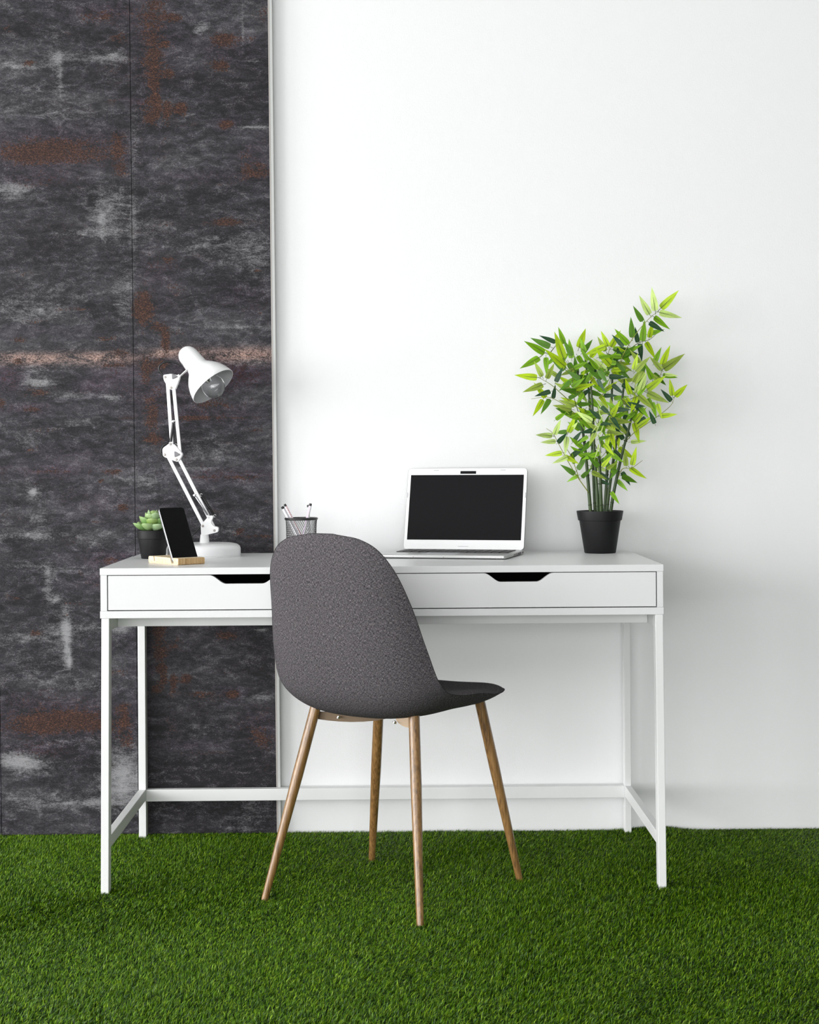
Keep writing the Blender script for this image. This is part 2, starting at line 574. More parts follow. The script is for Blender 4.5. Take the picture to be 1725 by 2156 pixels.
def wear_features():
    L, Ru, P, K, D = 'light', 'rust', 'purple', 'pink', 'dark'
    top = [
        (30, 140, 90, 9, .8, L), (120, 100, 16, 60, .45, L), (170, 122, 80, 10, .7, L), (245, 118, 26, 15, .8, L), (25, 400, 46, 18, 1.2, L),
        (232, 440, 42, 62, .8, L), (215, 460, 8, 25, .6, L), (180, 490, 62, 8, .8, L), (60, 200, 100, 40, .3, L), (150, 242, 120, 15, .45, L),
        (430, 60, 26, 12, 1.0, L), (540, 268, 40, 4, 1.3, L), (510, 530, 60, 50, .5, L), (330, 480, 60, 40, .35, L), (400, 330, 40, 20, .35, L),
        (288, 300, 12, 60, .5, L), (283, 470, 9, 120, .5, L), (541, 127, 16, 3, 1.6, L), (130, 160, 6, 40, .8, L), (515, 60, 3, 60, .7, L),
        (330, 460, 60, 35, .7, D), (430, 430, 140, 50, 1.0, D), (160, 405, 70, 20, .8, D), (470, 200, 110, 60, .7, D), (540, 180, 40, 60, .6, D),
        (300, 160, 15, 80, .5, D), (60, 60, 120, 40, .4, D), (150, 180, 120, 20, .5, D),
        (220, 30, 62, 12, .5, Ru), (330, 60, 26, 60, .5, Ru), (370, 38, 18, 10, .9, Ru), (352, 92, 8, 7, 1.2, Ru), (475, 85, 28, 18, .95, Ru),
        (465, 138, 28, 12, .85, Ru), (325, 140, 20, 40, .5, Ru), (330, 207, 10, 9, 1.3, Ru), (383, 229, 13, 11, 1.4, Ru), (335, 230, 7, 14, 1.2, Ru),
        (355, 235, 7, 18, 1.2, Ru), (330, 178, 14, 14, .8, Ru), (320, 250, 12, 10, .9, Ru), (480, 262, 13, 9, 1.4, Ru), (250, 288, 15, 12, .7, Ru),
        (252, 316, 8, 10, 1.2, Ru), (110, 310, 120, 26, .75, Ru), (60, 332, 60, 22, .55, Ru), (200, 332, 80, 25, .42, Ru), (255, 360, 20, 20, .6, Ru),
        (540, 360, 40, 22, .65, Ru), (520, 320, 35, 25, .35, Ru), (352, 330, 22, 40, .35, Ru), (65, 133, 20, 7, .9, Ru), (400, 262, 60, 6, .5, Ru),
        (110, 315, 150, 45, .7, P), (220, 25, 80, 20, .5, P), (290, 215, 30, 10, .6, P), (480, 262, 22, 14, .7, P)]
    top += [(330, 20, 30, 30, .25, Ru), (318, 100, 24, 40, .2, Ru), (340, 120, 30, 30, .15, Ru), (310, 225, 16, 30, .3, Ru), (300, 60, 20, 40, .15, Ru), (360, 160, 14, 16, .6, Ru),
            (25, 60, 26, 8, .6, Ru), (150, 70, 50, 5, .5, Ru), (255, 80, 20, 10, .7, Ru), (560, 30, 20, 20, .6, Ru), (540, 80, 30, 5, .5, Ru), (240, 215, 25, 8, .6, Ru),
            (330, 80, 60, 90, .35, P), (480, 100, 60, 40, .35, P), (60, 380, 70, 12, .5, P), (540, 330, 40, 40, .4, P), (400, 370, 90, 10, .45, P), (190, 395, 60, 5, .35, Ru),
            (430, 385, 80, 5, .5, Ru), (80, 390, 40, 5, .5, Ru)]
    mid = [
        (320, 840, 40, 60, .35, Ru), (470, 930, 80, 5, .45, Ru), (540, 905, 30, 6, .6, Ru), (380, 700, 30, 6, .5, Ru), (45, 715, 20, 6, .9, Ru), (225, 713, 25, 6, .7, Ru), (160, 650, 50, 5, .5, Ru), (90, 905, 40, 5, .5, Ru), (270, 880, 20, 5, .6, Ru), (60, 945, 30, 8, .5, Ru), (380, 1020, 30, 5, .5, Ru), (440, 1075, 30, 4, .5, Ru), (200, 1100, 40, 4, .5, Ru), (130, 1295, 30, 5, .5, Ru),
        (330, 820, 60, 60, .5, P), (450, 870, 100, 20, .5, P), (470, 1000, 110, 14, .6, P), (220, 1060, 80, 30, .4, P), (60, 700, 120, 12, .4, P), (330, 600, 40, 60, .4, P), (520, 620, 50, 30, .35, P), (220, 1180, 80, 20, .7, P),
        (450, 470, 90, 8, .55, Ru), (480, 465, 20, 7, .8, Ru), (357, 545, 20, 8, .75, Ru), (545, 570, 12, 5, .9, Ru), (305, 640, 25, 45, .85, Ru),
        (300, 655, 12, 18, 1.2, Ru), (332, 690, 15, 12, .75, Ru), (60, 575, 70, 8, .4, Ru), (90, 676, 60, 5, .5, Ru), (370, 610, 25, 30, .4, Ru),
        (100, 620, 100, 35, .4, L), (50, 660, 80, 18, .6, L), (260, 620, 22, 60, .6, L), (500, 688, 70, 5, 1.1, L), (545, 550, 28, 60, .45, L),
        (90, 655, 4, 8, .9, L), (420, 520, 50, 20, .5, L),
        (100, 550, 90, 25, .6, D), (230, 650, 40, 18, .8, D), (450, 610, 90, 30, .8, D), (400, 820, 100, 40, .4, D),
        (60, 755, 78, 10, 1.0, K), (215, 755, 62, 11, .85, K), (385, 742, 50, 9, .75, K), (520, 748, 66, 13, 1.0, K), (340, 744, 16, 5, 1.0, K),
        (20, 795, 34, 26, 1.0, P), (240, 788, 45, 20, .8, P), (190, 815, 35, 16, .7, P), (500, 788, 80, 28, 1.0, P), (420, 780, 60, 22, .7, P), (60, 860, 90, 10, .6, P),
        (110, 990, 120, 14, .6, P), (150, 960, 90, 20, .4, P),
        (85, 806, 40, 9, 1.4, L), (240, 838, 22, 6, .9, L), (70, 780, 30, 14, .7, L), (530, 762, 50, 8, .9, L), (150, 830, 60, 8, .7, L), (420, 765, 50, 6, .7, L),
        (75, 828, 32, 8, .8, Ru), (70, 862, 24, 7, .8, Ru), (252, 745, 20, 7, .8, Ru), (5, 850, 8, 12, .9, Ru), (350, 718, 9, 26, 1.2, Ru), (348, 770, 8, 8, .9, Ru),
        (310, 772, 16, 30, .8, Ru), (337, 765, 9, 9, 1.1, Ru), (40, 762, 14, 8, .9, Ru), (240, 769, 30, 4, .9, Ru),
        (405, 880, 32, 6, 1.1, Ru), (490, 881, 70, 4, .75, Ru), (320, 880, 16, 36, .55, Ru), (322, 925, 20, 7, 1.1, Ru), (450, 855, 50, 8, .45, Ru),
        (110, 991, 58, 4, .9, Ru), (232, 994, 26, 6, .9, Ru), (213, 1011, 6, 4, 1.3, Ru), (258, 1069, 11, 6, 1.3, Ru), (170, 1207, 4, 5, 1.3, Ru), (480, 1005, 110, 4, .6, Ru),
        (505, 1118, 10, 6, 1.1, Ru), (220, 1180, 50, 14, .5, Ru), (550, 1060, 30, 4, .7, Ru), (540, 1128, 40, 3, .8, Ru),
        (430, 940, 70, 32, .45, L), (400, 986, 60, 5, .8, L), (70, 1040, 20, 22, .8, L), (85, 1090, 16, 20, .6, L), (60, 1128, 82, 10, .9, L), (200, 1140, 60, 20, .5, L),
        (50, 1190, 40, 5, .9, L), (150, 1200, 50, 14, .6, L), (100, 1225, 9, 50, .8, L), (115, 1264, 10, 8, 1.2, L), (60, 930, 26, 20, .6, L), (180, 890, 60, 12, .5, L),
        (300, 1010, 40, 10, .6, L), (250, 1040, 30, 40, .4, L), (70, 1036, 5, 6, 1.3, L), (66, 1090, 5, 4, 1.5, L), (470, 1110, 70, 14, .4, L), (320, 1030, 22, 40, .4, L),
        (200, 905, 72, 12, .9, D), (30, 1060, 42, 9, 1.0, D), (120, 1100, 72, 20, .8, D), (50, 1160, 42, 20, .6, D), (190, 932, 50, 20, .7, D), (500, 1050, 85, 26, .9, D),
        (450, 1150, 120, 14, 1.0, D), (400, 1060, 60, 20, .7, D)]
    feats = top + mid
    feats += [(x + 8, y + 1200, a, b, s, t) for x, y, a, b, s, t in top]
    feats += [(80, 1690, 110, 25, .5, L), (60, 1610, 60, 18, .7, L), (260, 1640, 25, 50, .8, L), (90, 1650, 80, 8, .9, D), (430, 1640, 130, 60, .8, D), (430, 1720, 140, 40, .6, D),
              (150, 1560, 90, 14, .5, L), (145, 1390, 5, 22, 1.2, L), (140, 1330, 10, 40, .8, L)]
    return feats


FE = []
for x, y, a, b, s, t in wear_features():
    p = at(x, y, PY)
    FE.append((p.x, p.z, a / 780.0, b / 780.0, s, t))


def panel(x0, x1, lean=0.0):
    nx, nz = 50, 380
    zs = np.linspace(0.004, ZC - 0.004, nz)
    xs = np.linspace(x0, x1, nx)
    X, Z = np.meshgrid(xs, zs)
    ms = {k: np.zeros_like(X) for k in ('light', 'rust', 'purple', 'pink', 'dark')}
    for fx, fz, a, b, s, t in FE:
        ms[t] += s * np.exp(-(((X - fx) / a) ** 2 + ((Z - fz) / b) ** 2) * 0.9)
    Xl = X - (Z - 1.0) * lean
    n = nx * nz
    co = np.zeros((n + 4, 3))
    co[:n, 0], co[:n, 1], co[:n, 2] = Xl.ravel(), PY, Z.ravel()
    idx = np.arange(n).reshape(nz, nx)
    q = np.stack([idx[:-1, :-1], idx[:-1, 1:], idx[1:, 1:], idx[1:, :-1]], -1).reshape(-1, 4)
    cor = [idx[0, 0], idx[0, -1], idx[-1, -1], idx[-1, 0]]
    for k, c in enumerate(cor):
        co[n + k] = co[c] + np.array([0, 0.0115, 0])
    B = n
    edges = [(list(idx[0, ::-1]) + [B, B + 1]), (list(idx[::-1, -1]) + [B + 1, B + 2]), (list(idx[-1, :]) + [B + 2, B + 3]), (list(idx[:, 0]) + [B + 3, B])]
    me = bpy.data.meshes.new('panel')
    me.from_pydata(co.tolist(), [], q.tolist() + [[int(i) for i in e] for e in edges] + [[B + 1, B, B + 3, B + 2]])
    for nm, ks in (('wear', ('light', 'rust', 'purple')), ('wear_more', ('pink', 'dark', 'dark'))):
        at_ = me.attributes.new(nm, 'FLOAT_COLOR', 'POINT')
        c = np.zeros((n + 4, 4), np.float32)
        for j, kk in enumerate(ks):
            c[:n, j] = np.clip(ms[kk].ravel(), 0, 1.6)
        c[:, 3] = 1
        at_.data.foreach_set('color', c.ravel())
    me.materials.append(M['panel'])
    o = link('panel', me, wall_back)
    o['label'] = 'dark charcoal wall panel with rusty brown wear'
    return o


LEAN = 0.0045
xa = at(282.5, 850, PY).x
xb = at(577.5, 900, PY).x - 0.0004
xz = at(-2, 1500, PY).x
panel(xz + 0.0008, xa - 0.0008, LEAN)
panel(xa + 0.0008, xb - 0.004, LEAN)
panel(xz - 0.371, xz - 0.0008, LEAN)


def lean_strip(x0, x1, ya, yb):
    m = MB()
    m.box(x0 + LEAN * 1.0, x1 + LEAN * 1.0, ya, yb, 0.004, ZC - 0.004, -LEAN * (ZC - 0.008))
    return m


lean_strip(xb - 0.004, xb - 0.0014, PY + 0.0005, YB - 0.0005).build('panel_edge', M['core'], wall_back)
lean_strip(xb - 0.0014, xb + 0.0006, PY + 0.002, YB - 0.0005).build('panel_edge', M['brown_edge'], wall_back)
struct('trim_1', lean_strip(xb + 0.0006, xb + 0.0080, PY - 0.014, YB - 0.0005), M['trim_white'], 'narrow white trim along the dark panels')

# ------------------------------------------------------------------ artificial grass: blades as one mesh
def make_grass():
    rng = np.random.default_rng(7)
    x0, x1, y0, y1 = -1.55, 1.55, 2.15, YB - 0.006
    n = 860000
    y = y1 - (y1 - y0) * rng.random(n) ** 1.12
    x = x0 + (x1 - x0) * rng.random(n)
    half = 0.27 * y + 0.10
    keep = (np.abs(x) < half) | (rng.random(n) < 0.45)
    x, y = x[keep], y[keep]
    n = len(x)

    def smooth(seed, f):
        r = np.random.default_rng(seed)
        s = np.zeros(n)
        for _ in range(7):
            kx, ky = r.normal(0, f, 2)
            s += np.sin(kx * x + ky * y + r.random() * 6.28)
        return s / 2.6
    flow = 0.25 + 0.55 * smooth(1, 3.5) + 0.35 * smooth(2, 9)          # direction the pile leans
    ang = flow + rng.normal(0, 0.95, n)
    lean = np.clip(0.80 + 0.16 * smooth(3, 5) + rng.normal(0, 0.28, n), 0.05, 1.35)
    ln = (0.0120 + 0.0015 * smooth(4, 6)) * (0.65 + 0.65 * rng.random(n))
    near = np.clip((YB - 0.02 - y) / 0.05, 0, 1)
    ln *= 0.72 + 0.28 * near
    wd = 0.00066 * (0.8 + 0.5 * rng.random(n))
    bumpz = 0.010 * np.exp(-(((x - 0.69) / 0.075) ** 2 + ((y - 4.33) / 0.06) ** 2))
    dx, dy = np.cos(ang), np.sin(ang)
    rot = ang + PI / 2 + rng.normal(0, 0.7, n)
    sx, sy = np.cos(rot), np.sin(rot)
    base = np.stack([x, y, bumpz - 0.001], 1)
    d1 = np.stack([dx * np.sin(lean * 0.55), dy * np.sin(lean * 0.55), np.cos(lean * 0.55)], 1) * (ln * 0.55)[:, None]
    l2 = lean * 1.45
    d2 = np.stack([dx * np.sin(l2), dy * np.sin(l2), np.cos(l2)], 1) * (ln * 0.45)[:, None]
    s = np.stack([sx, sy, np.zeros(n)], 1) * wd[:, None]
    V = np.empty((n, 5, 3), np.float32)
    V[:, 0], V[:, 1] = base - s, base + s
    V[:, 2], V[:, 3] = base + d1 + s * 0.85, base + d1 - s * 0.85
    V[:, 4] = base + d1 + d2
    # keep blades out of the wall
    V[:, :, 1] = np.minimum(V[:, :, 1], YB - 0.001)
    k = np.arange(n, dtype=np.int32)[:, None] * 5
    loops = np.concatenate([k + np.array([0, 1, 2, 3], np.int32), k + np.array([3, 2, 4], np.int32)], 1).ravel()
    me = bpy.data.meshes.new('artificial_grass')
    me.vertices.add(n * 5)
    me.vertices.foreach_set('co', V.ravel())
    me.loops.add(n * 7)
    me.loops.foreach_set('vertex_index', loops)
    me.polygons.add(n * 2)
    st = (np.arange(n, dtype=np.int32)[:, None] * 7 + np.array([0, 4], np.int32)).ravel()
    me.polygons.foreach_set('loop_start', st)
    me.update(calc_edges=True)
    t = rng.random(n)
    kind = rng.random(n)
    c0, c1 = np.array([0.010, 0.036, 0.001]), np.array([0.122, 0.272, 0.005])
    col = c0 + (c1 - c0) * t[:, None]
    col[kind > 0.83] = np.array([0.22, 0.36, 0.014]) * (0.7 + 0.5 * t[kind > 0.83])[:, None]
    col[kind < 0.14] = np.array([0.014, 0.050, 0.008]) * (0.7 + 0.6 * t[kind < 0.14])[:, None]
    c = np.ones((n, 5, 4), np.float32)
    c[:, :, :3] = col[:, None]
    a = me.attributes.new('tone', 'FLOAT_COLOR', 'POINT')
    a.data.foreach_set('color', c.ravel())
    me.materials.append(M['grass'])
    o = link('artificial_grass', me)
    tag(o, 'short green artificial grass carpet covering the floor under desk and chair', 'grass', kind='stuff')


make_grass()

# ------------------------------------------------------------------ desk
XD0, XD1, YD = -0.695, 0.620, 3.750
desk = thing('desk', 'white desk with two drawers on a slim metal leg frame', 'desk', (-0.0375, 4.04, 0))
dw, dl = M['desk_white'], M['desk_leg']
MB().box(XD0, XD1, YD, 4.205, 0.744, 0.760).build('desktop', dw, desk, bevel=0.0008)
MB().box(XD0 + .002, XD1 - .002, 4.207, 4.325, 0.744, 0.7595).build('rear_strip', dw, desk, bevel=0.0008)
MB().box(XD0, XD1, YD, 4.320, 0.6432, 0.660).build('bottom_panel', dw, desk, bevel=0.0008)
MB().box(XD0 + .0012, -0.6785, YD + .0006, 4.318, 0.6602, 0.7438).build('side_panel', dw, desk, bevel=0.0005)
MB().box(0.6045, XD1 - .0012, YD + .0006, 4.318, 0.6602, 0.7438).build('side_panel', dw, desk, bevel=0.0005)
MB().box(-0.0455, -0.0295, YD + .020, 4.31, 0.6602, 0.7438).build('divider', dw, desk)
MB().box(-0.678, 0.604, 4.310, 4.318, 0.6602, 0.7438).build('back_panel', M['drawer_inside'], desk)


def drawer(x0, x1):
    z0, z1 = 0.6622, 0.7424
    c = (x0 + x1) / 2 - 0.0015
    pts = [(x0, z0), (x1, z0), (x1, z1)]
    dep = 0.0205
    for k in range(13):                                    # right S-curve of the finger cut-out
        t = k / 12
        pts.append((c + 0.081 - 0.039 * t, z1 - dep * (3 * t * t - 2 * t ** 3)))
    for k in range(13):
        t = 1 - k / 12
        pts.append((c - 0.081 + 0.039 * t, z1 - dep * (3 * t * t - 2 * t ** 3)))
    pts.append((x0, z1))
    d = MB().prism([(x, YD + 0.0012, z) for x, z in pts], (0, 0.016, 0)).build('drawer', dw, desk, bevel=0.0006)
    b = MB()
    xa_, xb_ = x0 + 0.008, x1 - 0.008
    ya, yb = YD + 0.0175, 4.25
    b.box(xa_, xb_, ya, yb, z0 + 0.002, z0 + 0.006)
    b.box(xa_, xa_ + .012, ya, yb, z0 + .006, z1 - .004).box(xb_ - .012, xb_, ya, yb, z0 + .006, z1 - .004)
    b.box(xa_ + .012, xb_ - .012, yb - .012, yb, z0 + .006, z1 - .004)
    b.box(xa_ + .012, xb_ - .012, ya, ya + .004, z0 + .006, z1 - .0225)
    b.build('drawer_box', M['drawer_inside'], d)


drawer(-0.6762, -0.0385)
drawer(-0.0365, 0.6022)
MB().box(-0.6735, 0.5990, 3.862, 3.880, 0.6130, 0.6430).build('apron', dl, desk, bevel=0.0005)
for s, (xo, xi) in enumerate(((-0.692, -0.6738), (0.618, 0.5998))):
    x0, x1 = min(xo, xi), max(xo, xi)
    sp = -0.0055 if s == 0 else 0.0045
    MB().box(x0 + sp, x1 + sp, YD, YD + 0.033, 0.0, 0.643, -sp).build('leg', dl, desk, bevel=0.0012)
    MB().box(x0, x1, YD + 0.033, 4.300, 0.613, 0.643).build('side_rail', dl, desk)
    bx0, bx1 = ((-0.697, -0.6775), (0.6033, 0.6207))[s]
    MB().box(bx0, bx1, 4.300, 4.332, 0.0, 0.643).build('leg', dl, desk, bevel=0.0012)
    sh = -0.0046 if s == 0 else 0.0036
    MB().prism([(x0 + sh, YD + .033, .103), (x1 + sh, YD + .033, .103), (bx1, 4.300, .103), (bx0, 4.300, .103)], (0, 0, .0285)).build('side_bar', dl, desk, bevel=0.0012)
MB().box(-0.6775, 0.6033, 4.304, 4.326, 0.0985, 0.1300).build('rear_bar', dl, desk, bevel=0.0012)

# ------------------------------------------------------------------ chair
chair = thing('shell_chair', 'charcoal fabric shell chair on four tapered wood-look legs', 'chair', (-0.0134, 3.757, 0))
C0 = np.array([-.0134, 3.757]); FV = np.array([.552, .834]); RV = np.array([.834, -.552])
CP = np.array([[-0.2838, 0.8482], [-0.2849, 0.8375], [-0.2853, 0.8109], [-0.2822, 0.757], [-0.2701, 0.6673], [-0.2519, 0.5676], [-0.2183, 0.4786], [-0.1598, 0.4329], [-0.0787, 0.4211], [0.0162, 0.4218], [0.1106, 0.4225], [0.1843, 0.4328], [0.232, 0.4435], [0.2529, 0.4538]])
CW = np.array([0.0312, 0.0955, 0.1398, 0.1717, 0.1941, 0.2121, 0.2232, 0.2257, 0.2269, 0.2269, 0.2191, 0.1966, 0.1519, 0.0408])
CC = np.array([0.0043, 0.0125, 0.0236, 0.0407, 0.0626, 0.0743, 0.0785, 0.0741, 0.0641, 0.0558, 0.0422, 0.0306, 0.0169, 0.0])
CT = np.array([.004, .018, .028, .035, .038, .04, .045, .048, .045, .045, .04, .034, .024, .006])


def crn(A, m=6):
    A = np.asarray(A, float)
    A2 = np.concatenate([[2 * A[0] - A[1]], A, [2 * A[-1] - A[-2]]])
    out = []
    for i in range(len(A) - 1):
        p0, p1, p2, p3 = A2[i:i + 4]
        for k in range(m):
            t = k / m
            out.append(.5 * (2 * p1 + (p2 - p0) * t + (2 * p0 - 5 * p1 + 4 * p2 - p3) * t * t + (3 * p1 - p0 - 3 * p2 + p3) * t ** 3))
    out.append(A[-1])
    return np.array(out)


def chair_surfaces(q):
    p, w, c, th = crn(CP), crn(CW), crn(CC), crn(CT)
    tg = np.gradient(p, axis=0)
    tg /= np.linalg.norm(tg, axis=1)[:, None]
    nn = np.stack([-tg[:, 1], tg[:, 0]], 1)
    r = np.sin(q * PI / 2) * .35 + q * .65

    def mk(off):
        S = p[:, None, 0] + nn[:, None, 0] * off
        Z = p[:, None, 1] + nn[:, None, 1] * off
        R = w[:, None] * r[None]
        return np.stack([C0[0] + S * FV[0] + R * RV[0], C0[1] + S * FV[1] + R * RV[1], Z], -1)
    e = np.abs(q) ** 2.6
    outer = mk(c[:, None] * e[None])
    inner = mk(c[:, None] * e[None] + th[:, None] * (1 - np.abs(q) ** 5)[None])
    arc = np.r_[0, np.cumsum(np.linalg.norm(np.diff(p, axis=0), axis=1))]
    uv = np.stack([w[:, None] * r[None], np.repeat(arc[:, None], len(q), 1)], -1)
    return outer, inner, uv


QQ = np.linspace(-1, 1, 37)
c_out, c_in, c_uv = chair_surfaces(QQ)


def cloth_part(name, G, uv, flip):
    nr, nc = G.shape[:2]
    idx = np.arange(nr * nc).reshape(nr, nc)
    f = np.stack([idx[:-1, :-1], idx[:-1, 1:], idx[1:, 1:], idx[1:, :-1]], -1).reshape(-1, 4)
    if flip:
        f = f[:, ::-1]
    caps = [list(idx[0, :]), list(idx[-1, :])]
    v = G.reshape(-1, 3) - np.array(chair.location)
    me = bpy.data.meshes.new(name)
    me.from_pydata(v.tolist(), [], f.tolist())
    ul = me.uv_layers.new(name='UVMap')
    li = np.empty(len(me.loops), np.int32)
    me.loops.foreach_get('vertex_index', li)
    ul.data.foreach_set('uv', uv.reshape(-1, 2)[li].astype(np.float32).ravel())
    me.materials.append(M['fabric'])
    me.polygons.foreach_set('use_smooth', [True] * len(me.polygons))
    return link(name, me, chair)


shell = cloth_part('outer_shell', c_out, c_uv, False)
cush = cloth_part('inner_cushion', c_in, c_uv, True)
# end rows: close the thin gap at top and front, then the piping that runs along the rim
rim = [Vector(c_out[i, -1]) for i in range(len(c_out))] + [Vector(c_out[-1, j]) for j in range(35, 0, -1)] + \
      [Vector(c_out[i, 0]) for i in range(len(c_out) - 1, -1, -1)] + [Vector(c_out[0, j]) for j in range(1, 36)]
rim.append(rim[0])
for row in (0, -1):
    MB().grid([[Vector(p) for p in c_out[row]], [Vector(p) for p in c_in[row]]]).build('rim_band', M['fabric'], chair)
MB().tube(rim, 0.0008, 6, cap=False).build('piping', M['seam'], chair, smooth='all')


def on_shell(px, py):
    """outer-shell vertex nearest a measured pixel (for the small sewn darts)"""
    best, bp = 1e9, None
    for i in range(c_out.shape[0]):
        for j in range(c_out.shape[1]):
            p = Vector(c_out[i, j])
            d = p - Vector((0, 0, CZ))
            wv = d.dot(_F)
            a, b = d.dot(_R) / wv, d.dot(_U) / wv
            x = PX0 + FPX * (a * math.cos(RHO) - b * math.sin(RHO))
            y = PY0 + FPX * (-a * math.sin(RHO) - b * math.cos(RHO))
            e = (x - px) ** 2 + (y - py) ** 2
            if e < best:
                best, bp = e, p
    t = at(px, py, bp.y)
    return t


for pts in ([(817, 1482), (824, 1494), (835, 1508)], [(654, 1476), (662, 1487), (668, 1494)], [(922, 1468), (906, 1478), (903, 1496)]):
    P = [on_shell(*p) for p in pts]
    P = [p - Vector((0, 0.0008, 0)) for p in P]
    MB().tube(spline(P, 4), 0.0008, 5).build('dart_seam', M['seam'], chair)

feet = [(-0.3111, 3.6858), (-0.0709, 4.0372), (0.0427, 3.4714), (0.2857, 3.8334)]      # rear left, front left, rear right, front right
foot_px = [((557, 1886), (664, 1492)), ((783, 1804), (797, 1510)), ((885, 1940), (872, 1506)), ((1095, 1846), (1012, 1484))]
tops = []
for (fx, fy), (fp, tp) in zip(feet, foot_px):
    # leg tops lean in towards the seat centre
    ty = fy + (3.757 - fy) * 0.42
    t = at(tp[0], tp[1], ty)
    foot = Vector((fx, fy, 0.002))
    d = (t - foot)
    t2 = t + d * 0.05
    P = [foot.lerp(t2, k / 8) for k in range(9)]
    rr = [0.0080 + (0.0125 - 0.0080) * min(1, (k / 8) * 1.6) for k in range(9)]
    MB().tube(P, rr, 20).build('leg', M['leg_wood'], chair, smooth=50)
    tops.append(t)
# beige steel plates under the seat; rear bar darkened in colour for shade
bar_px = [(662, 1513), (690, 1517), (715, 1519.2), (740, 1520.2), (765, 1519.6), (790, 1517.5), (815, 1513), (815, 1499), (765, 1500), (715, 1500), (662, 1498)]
MB().prism([at(x, y, 3.722 - (x - 672) / 200 * .06) for x, y in bar_px], (.002, .004, 0)).build('support_bracket', M['bracket_shaded'], chair)
tab_px = [(834, 1516), (839, 1522.5), (846, 1527.5), (854, 1531), (864, 1532.5), (870, 1532), (870, 1510), (834, 1510)]
MB().prism([at(x, y, 3.598) for x, y in tab_px], (.002, .004, 0)).build('support_bracket', M['bracket'], chair)
p, q = tops[1], tops[3]
MB().prism([(p.x, p.y, .421), (q.x, q.y, .428), (q.x, q.y, .436), (p.x, p.y, .429)], (-.002, .004, 0)).build('support_bracket', M['bracket'], chair)
for px, py, Y in ((713, 1509.5, 3.700), (831, 1520.5, 3.592)):
    c = at(px, py, Y)
    MB().lathe([(-.003, 0), (-.003, .0048), (.001, .0048), (.001, .0026), (.003, .0026), (.003, 0)], c, (0.1, 0, 1), 14).build('bolt', M['chrome'], chair, smooth=30)

# ------------------------------------------------------------------ laptop
lap_c = Vector((0.141, 4.1161, 0.760))
laptop = thing('laptop', 'open silver laptop with a black screen on the desk', 'laptop', lap_c)
LR = Matrix.Translation(lap_c) @ Matrix.Rotation(math.radians(-15.5), 4, 'Z')


def rrect(x0, x1, y0, y1, r, n=6):
    out = []
    for cx, cy, a0 in ((x1 - r, y1 - r, 0), (x0 + r, y1 - r, 90), (x0 + r, y0 + r, 180), (x1 - r, y0 + r, 270)):
        for k in range(n + 1):
            a = math.radians(a0 + 90 * k / n)
            out.append((cx + r * math.cos(a), cy + r * math.sin(a)))
    return out


hw, hd = 0.162, 0.115
base = MB().prism([(x, y, 0.0018) for x, y in rrect(-hw, hw, -hd, hd, 0.009)], (0, 0, 0.0090)).build('base', M['silver'], laptop, xf=LR, smooth=40, bevel=0.0028, seg=3)
for fx0, fx1, fy0, fy1 in ((hw - .028, hw - .010, -hd + .006, -hd + .018), (-hw + .010, -hw + .028, -hd + .006, -hd + .018), (-hw + .02, hw - .02, hd - .020, hd - .010)):
    MB().prism([(x, y, 0.0) for x, y in rrect(fx0, fx1, fy0, fy1, 0.004)], (0, 0, 0.0022)).build('rubber_foot', M['rubber'], base, xf=LR)
MB().prism([(x, y, 0.0107) for x, y in rrect(-.146, .146, -.022, .098, 0.004)], (0, 0, 0.0003)).build('keyboard_deck', M['rubber'], laptop, xf=LR)
tp = MB().prism([(x, y, 0.0107) for x, y in rrect(-.062, .028, -.098, -.030, 0.003)], (0, 0, 0.0004)).build('touchpad', M['bumper'], laptop, xf=LR)
MB().box(-.060, .026, -.0305, -.0290, 0.0109, 0.0114).build('touchpad_edge', M['chrome'], tp, xf=LR)
kb = bpy.data.objects[[o.name for o in laptop.children if o.name.startswith('keyboard_deck')][0]]
key_me = None
for r in range(6):
    nk = 14
    y = -0.012 + r * 0.0190
    for c in range(nk):
        if r == 0 and 4 <= c <= 8:
            if c != 6:
                continue
            wdt = 0.100
        else:
            wdt = 0.0180
        x = -0.1365 + c * 0.0210
        m = MB()
        m.prism([(a, b, 0.0) for a, b in rrect(-wdt / 2, wdt / 2, -.008, .008, .0015, 2)], (0, 0, 0.0018))
        o = m.build('key', M['key'], None)
        o.parent = kb
        o.rotation_euler = (0, 0, math.radians(-15.5))
        w_ = LR @ Vector((x, y, 0.0109))
        o.location = w_ - origin(laptop)
for k, (y, l) in enumerate(((-.035, .004), (-.020, .006), (0.0, .008), (.022, .014), (.045, .020), (.080, .010))):
    MB().box(hw - .001, hw + .0005, y - l / 2 + .02, y + l / 2 + .02, 0.0034, 0.0082).build('port', M['rubber'], base, xf=LR)
for x in (-.150, -.075, .003, .150):
    c = LR @ Vector((x, -hd - .0002, 0.0048))
    MB().lathe([(0, 0), (0, .0011), (.0008, .0011), (.0008, 0)], c, LR.to_3x3() @ Vector((0, -1, 0)), 8).build('screw', M['screw'], base)
for k in range(4):
    x = -.128 + k * .007
    MB().box(x, x + .0022, -hd - .0003, -hd + .002, 0.0078, 0.0084).build('indicator_light', M['bumper'], base, xf=LR)
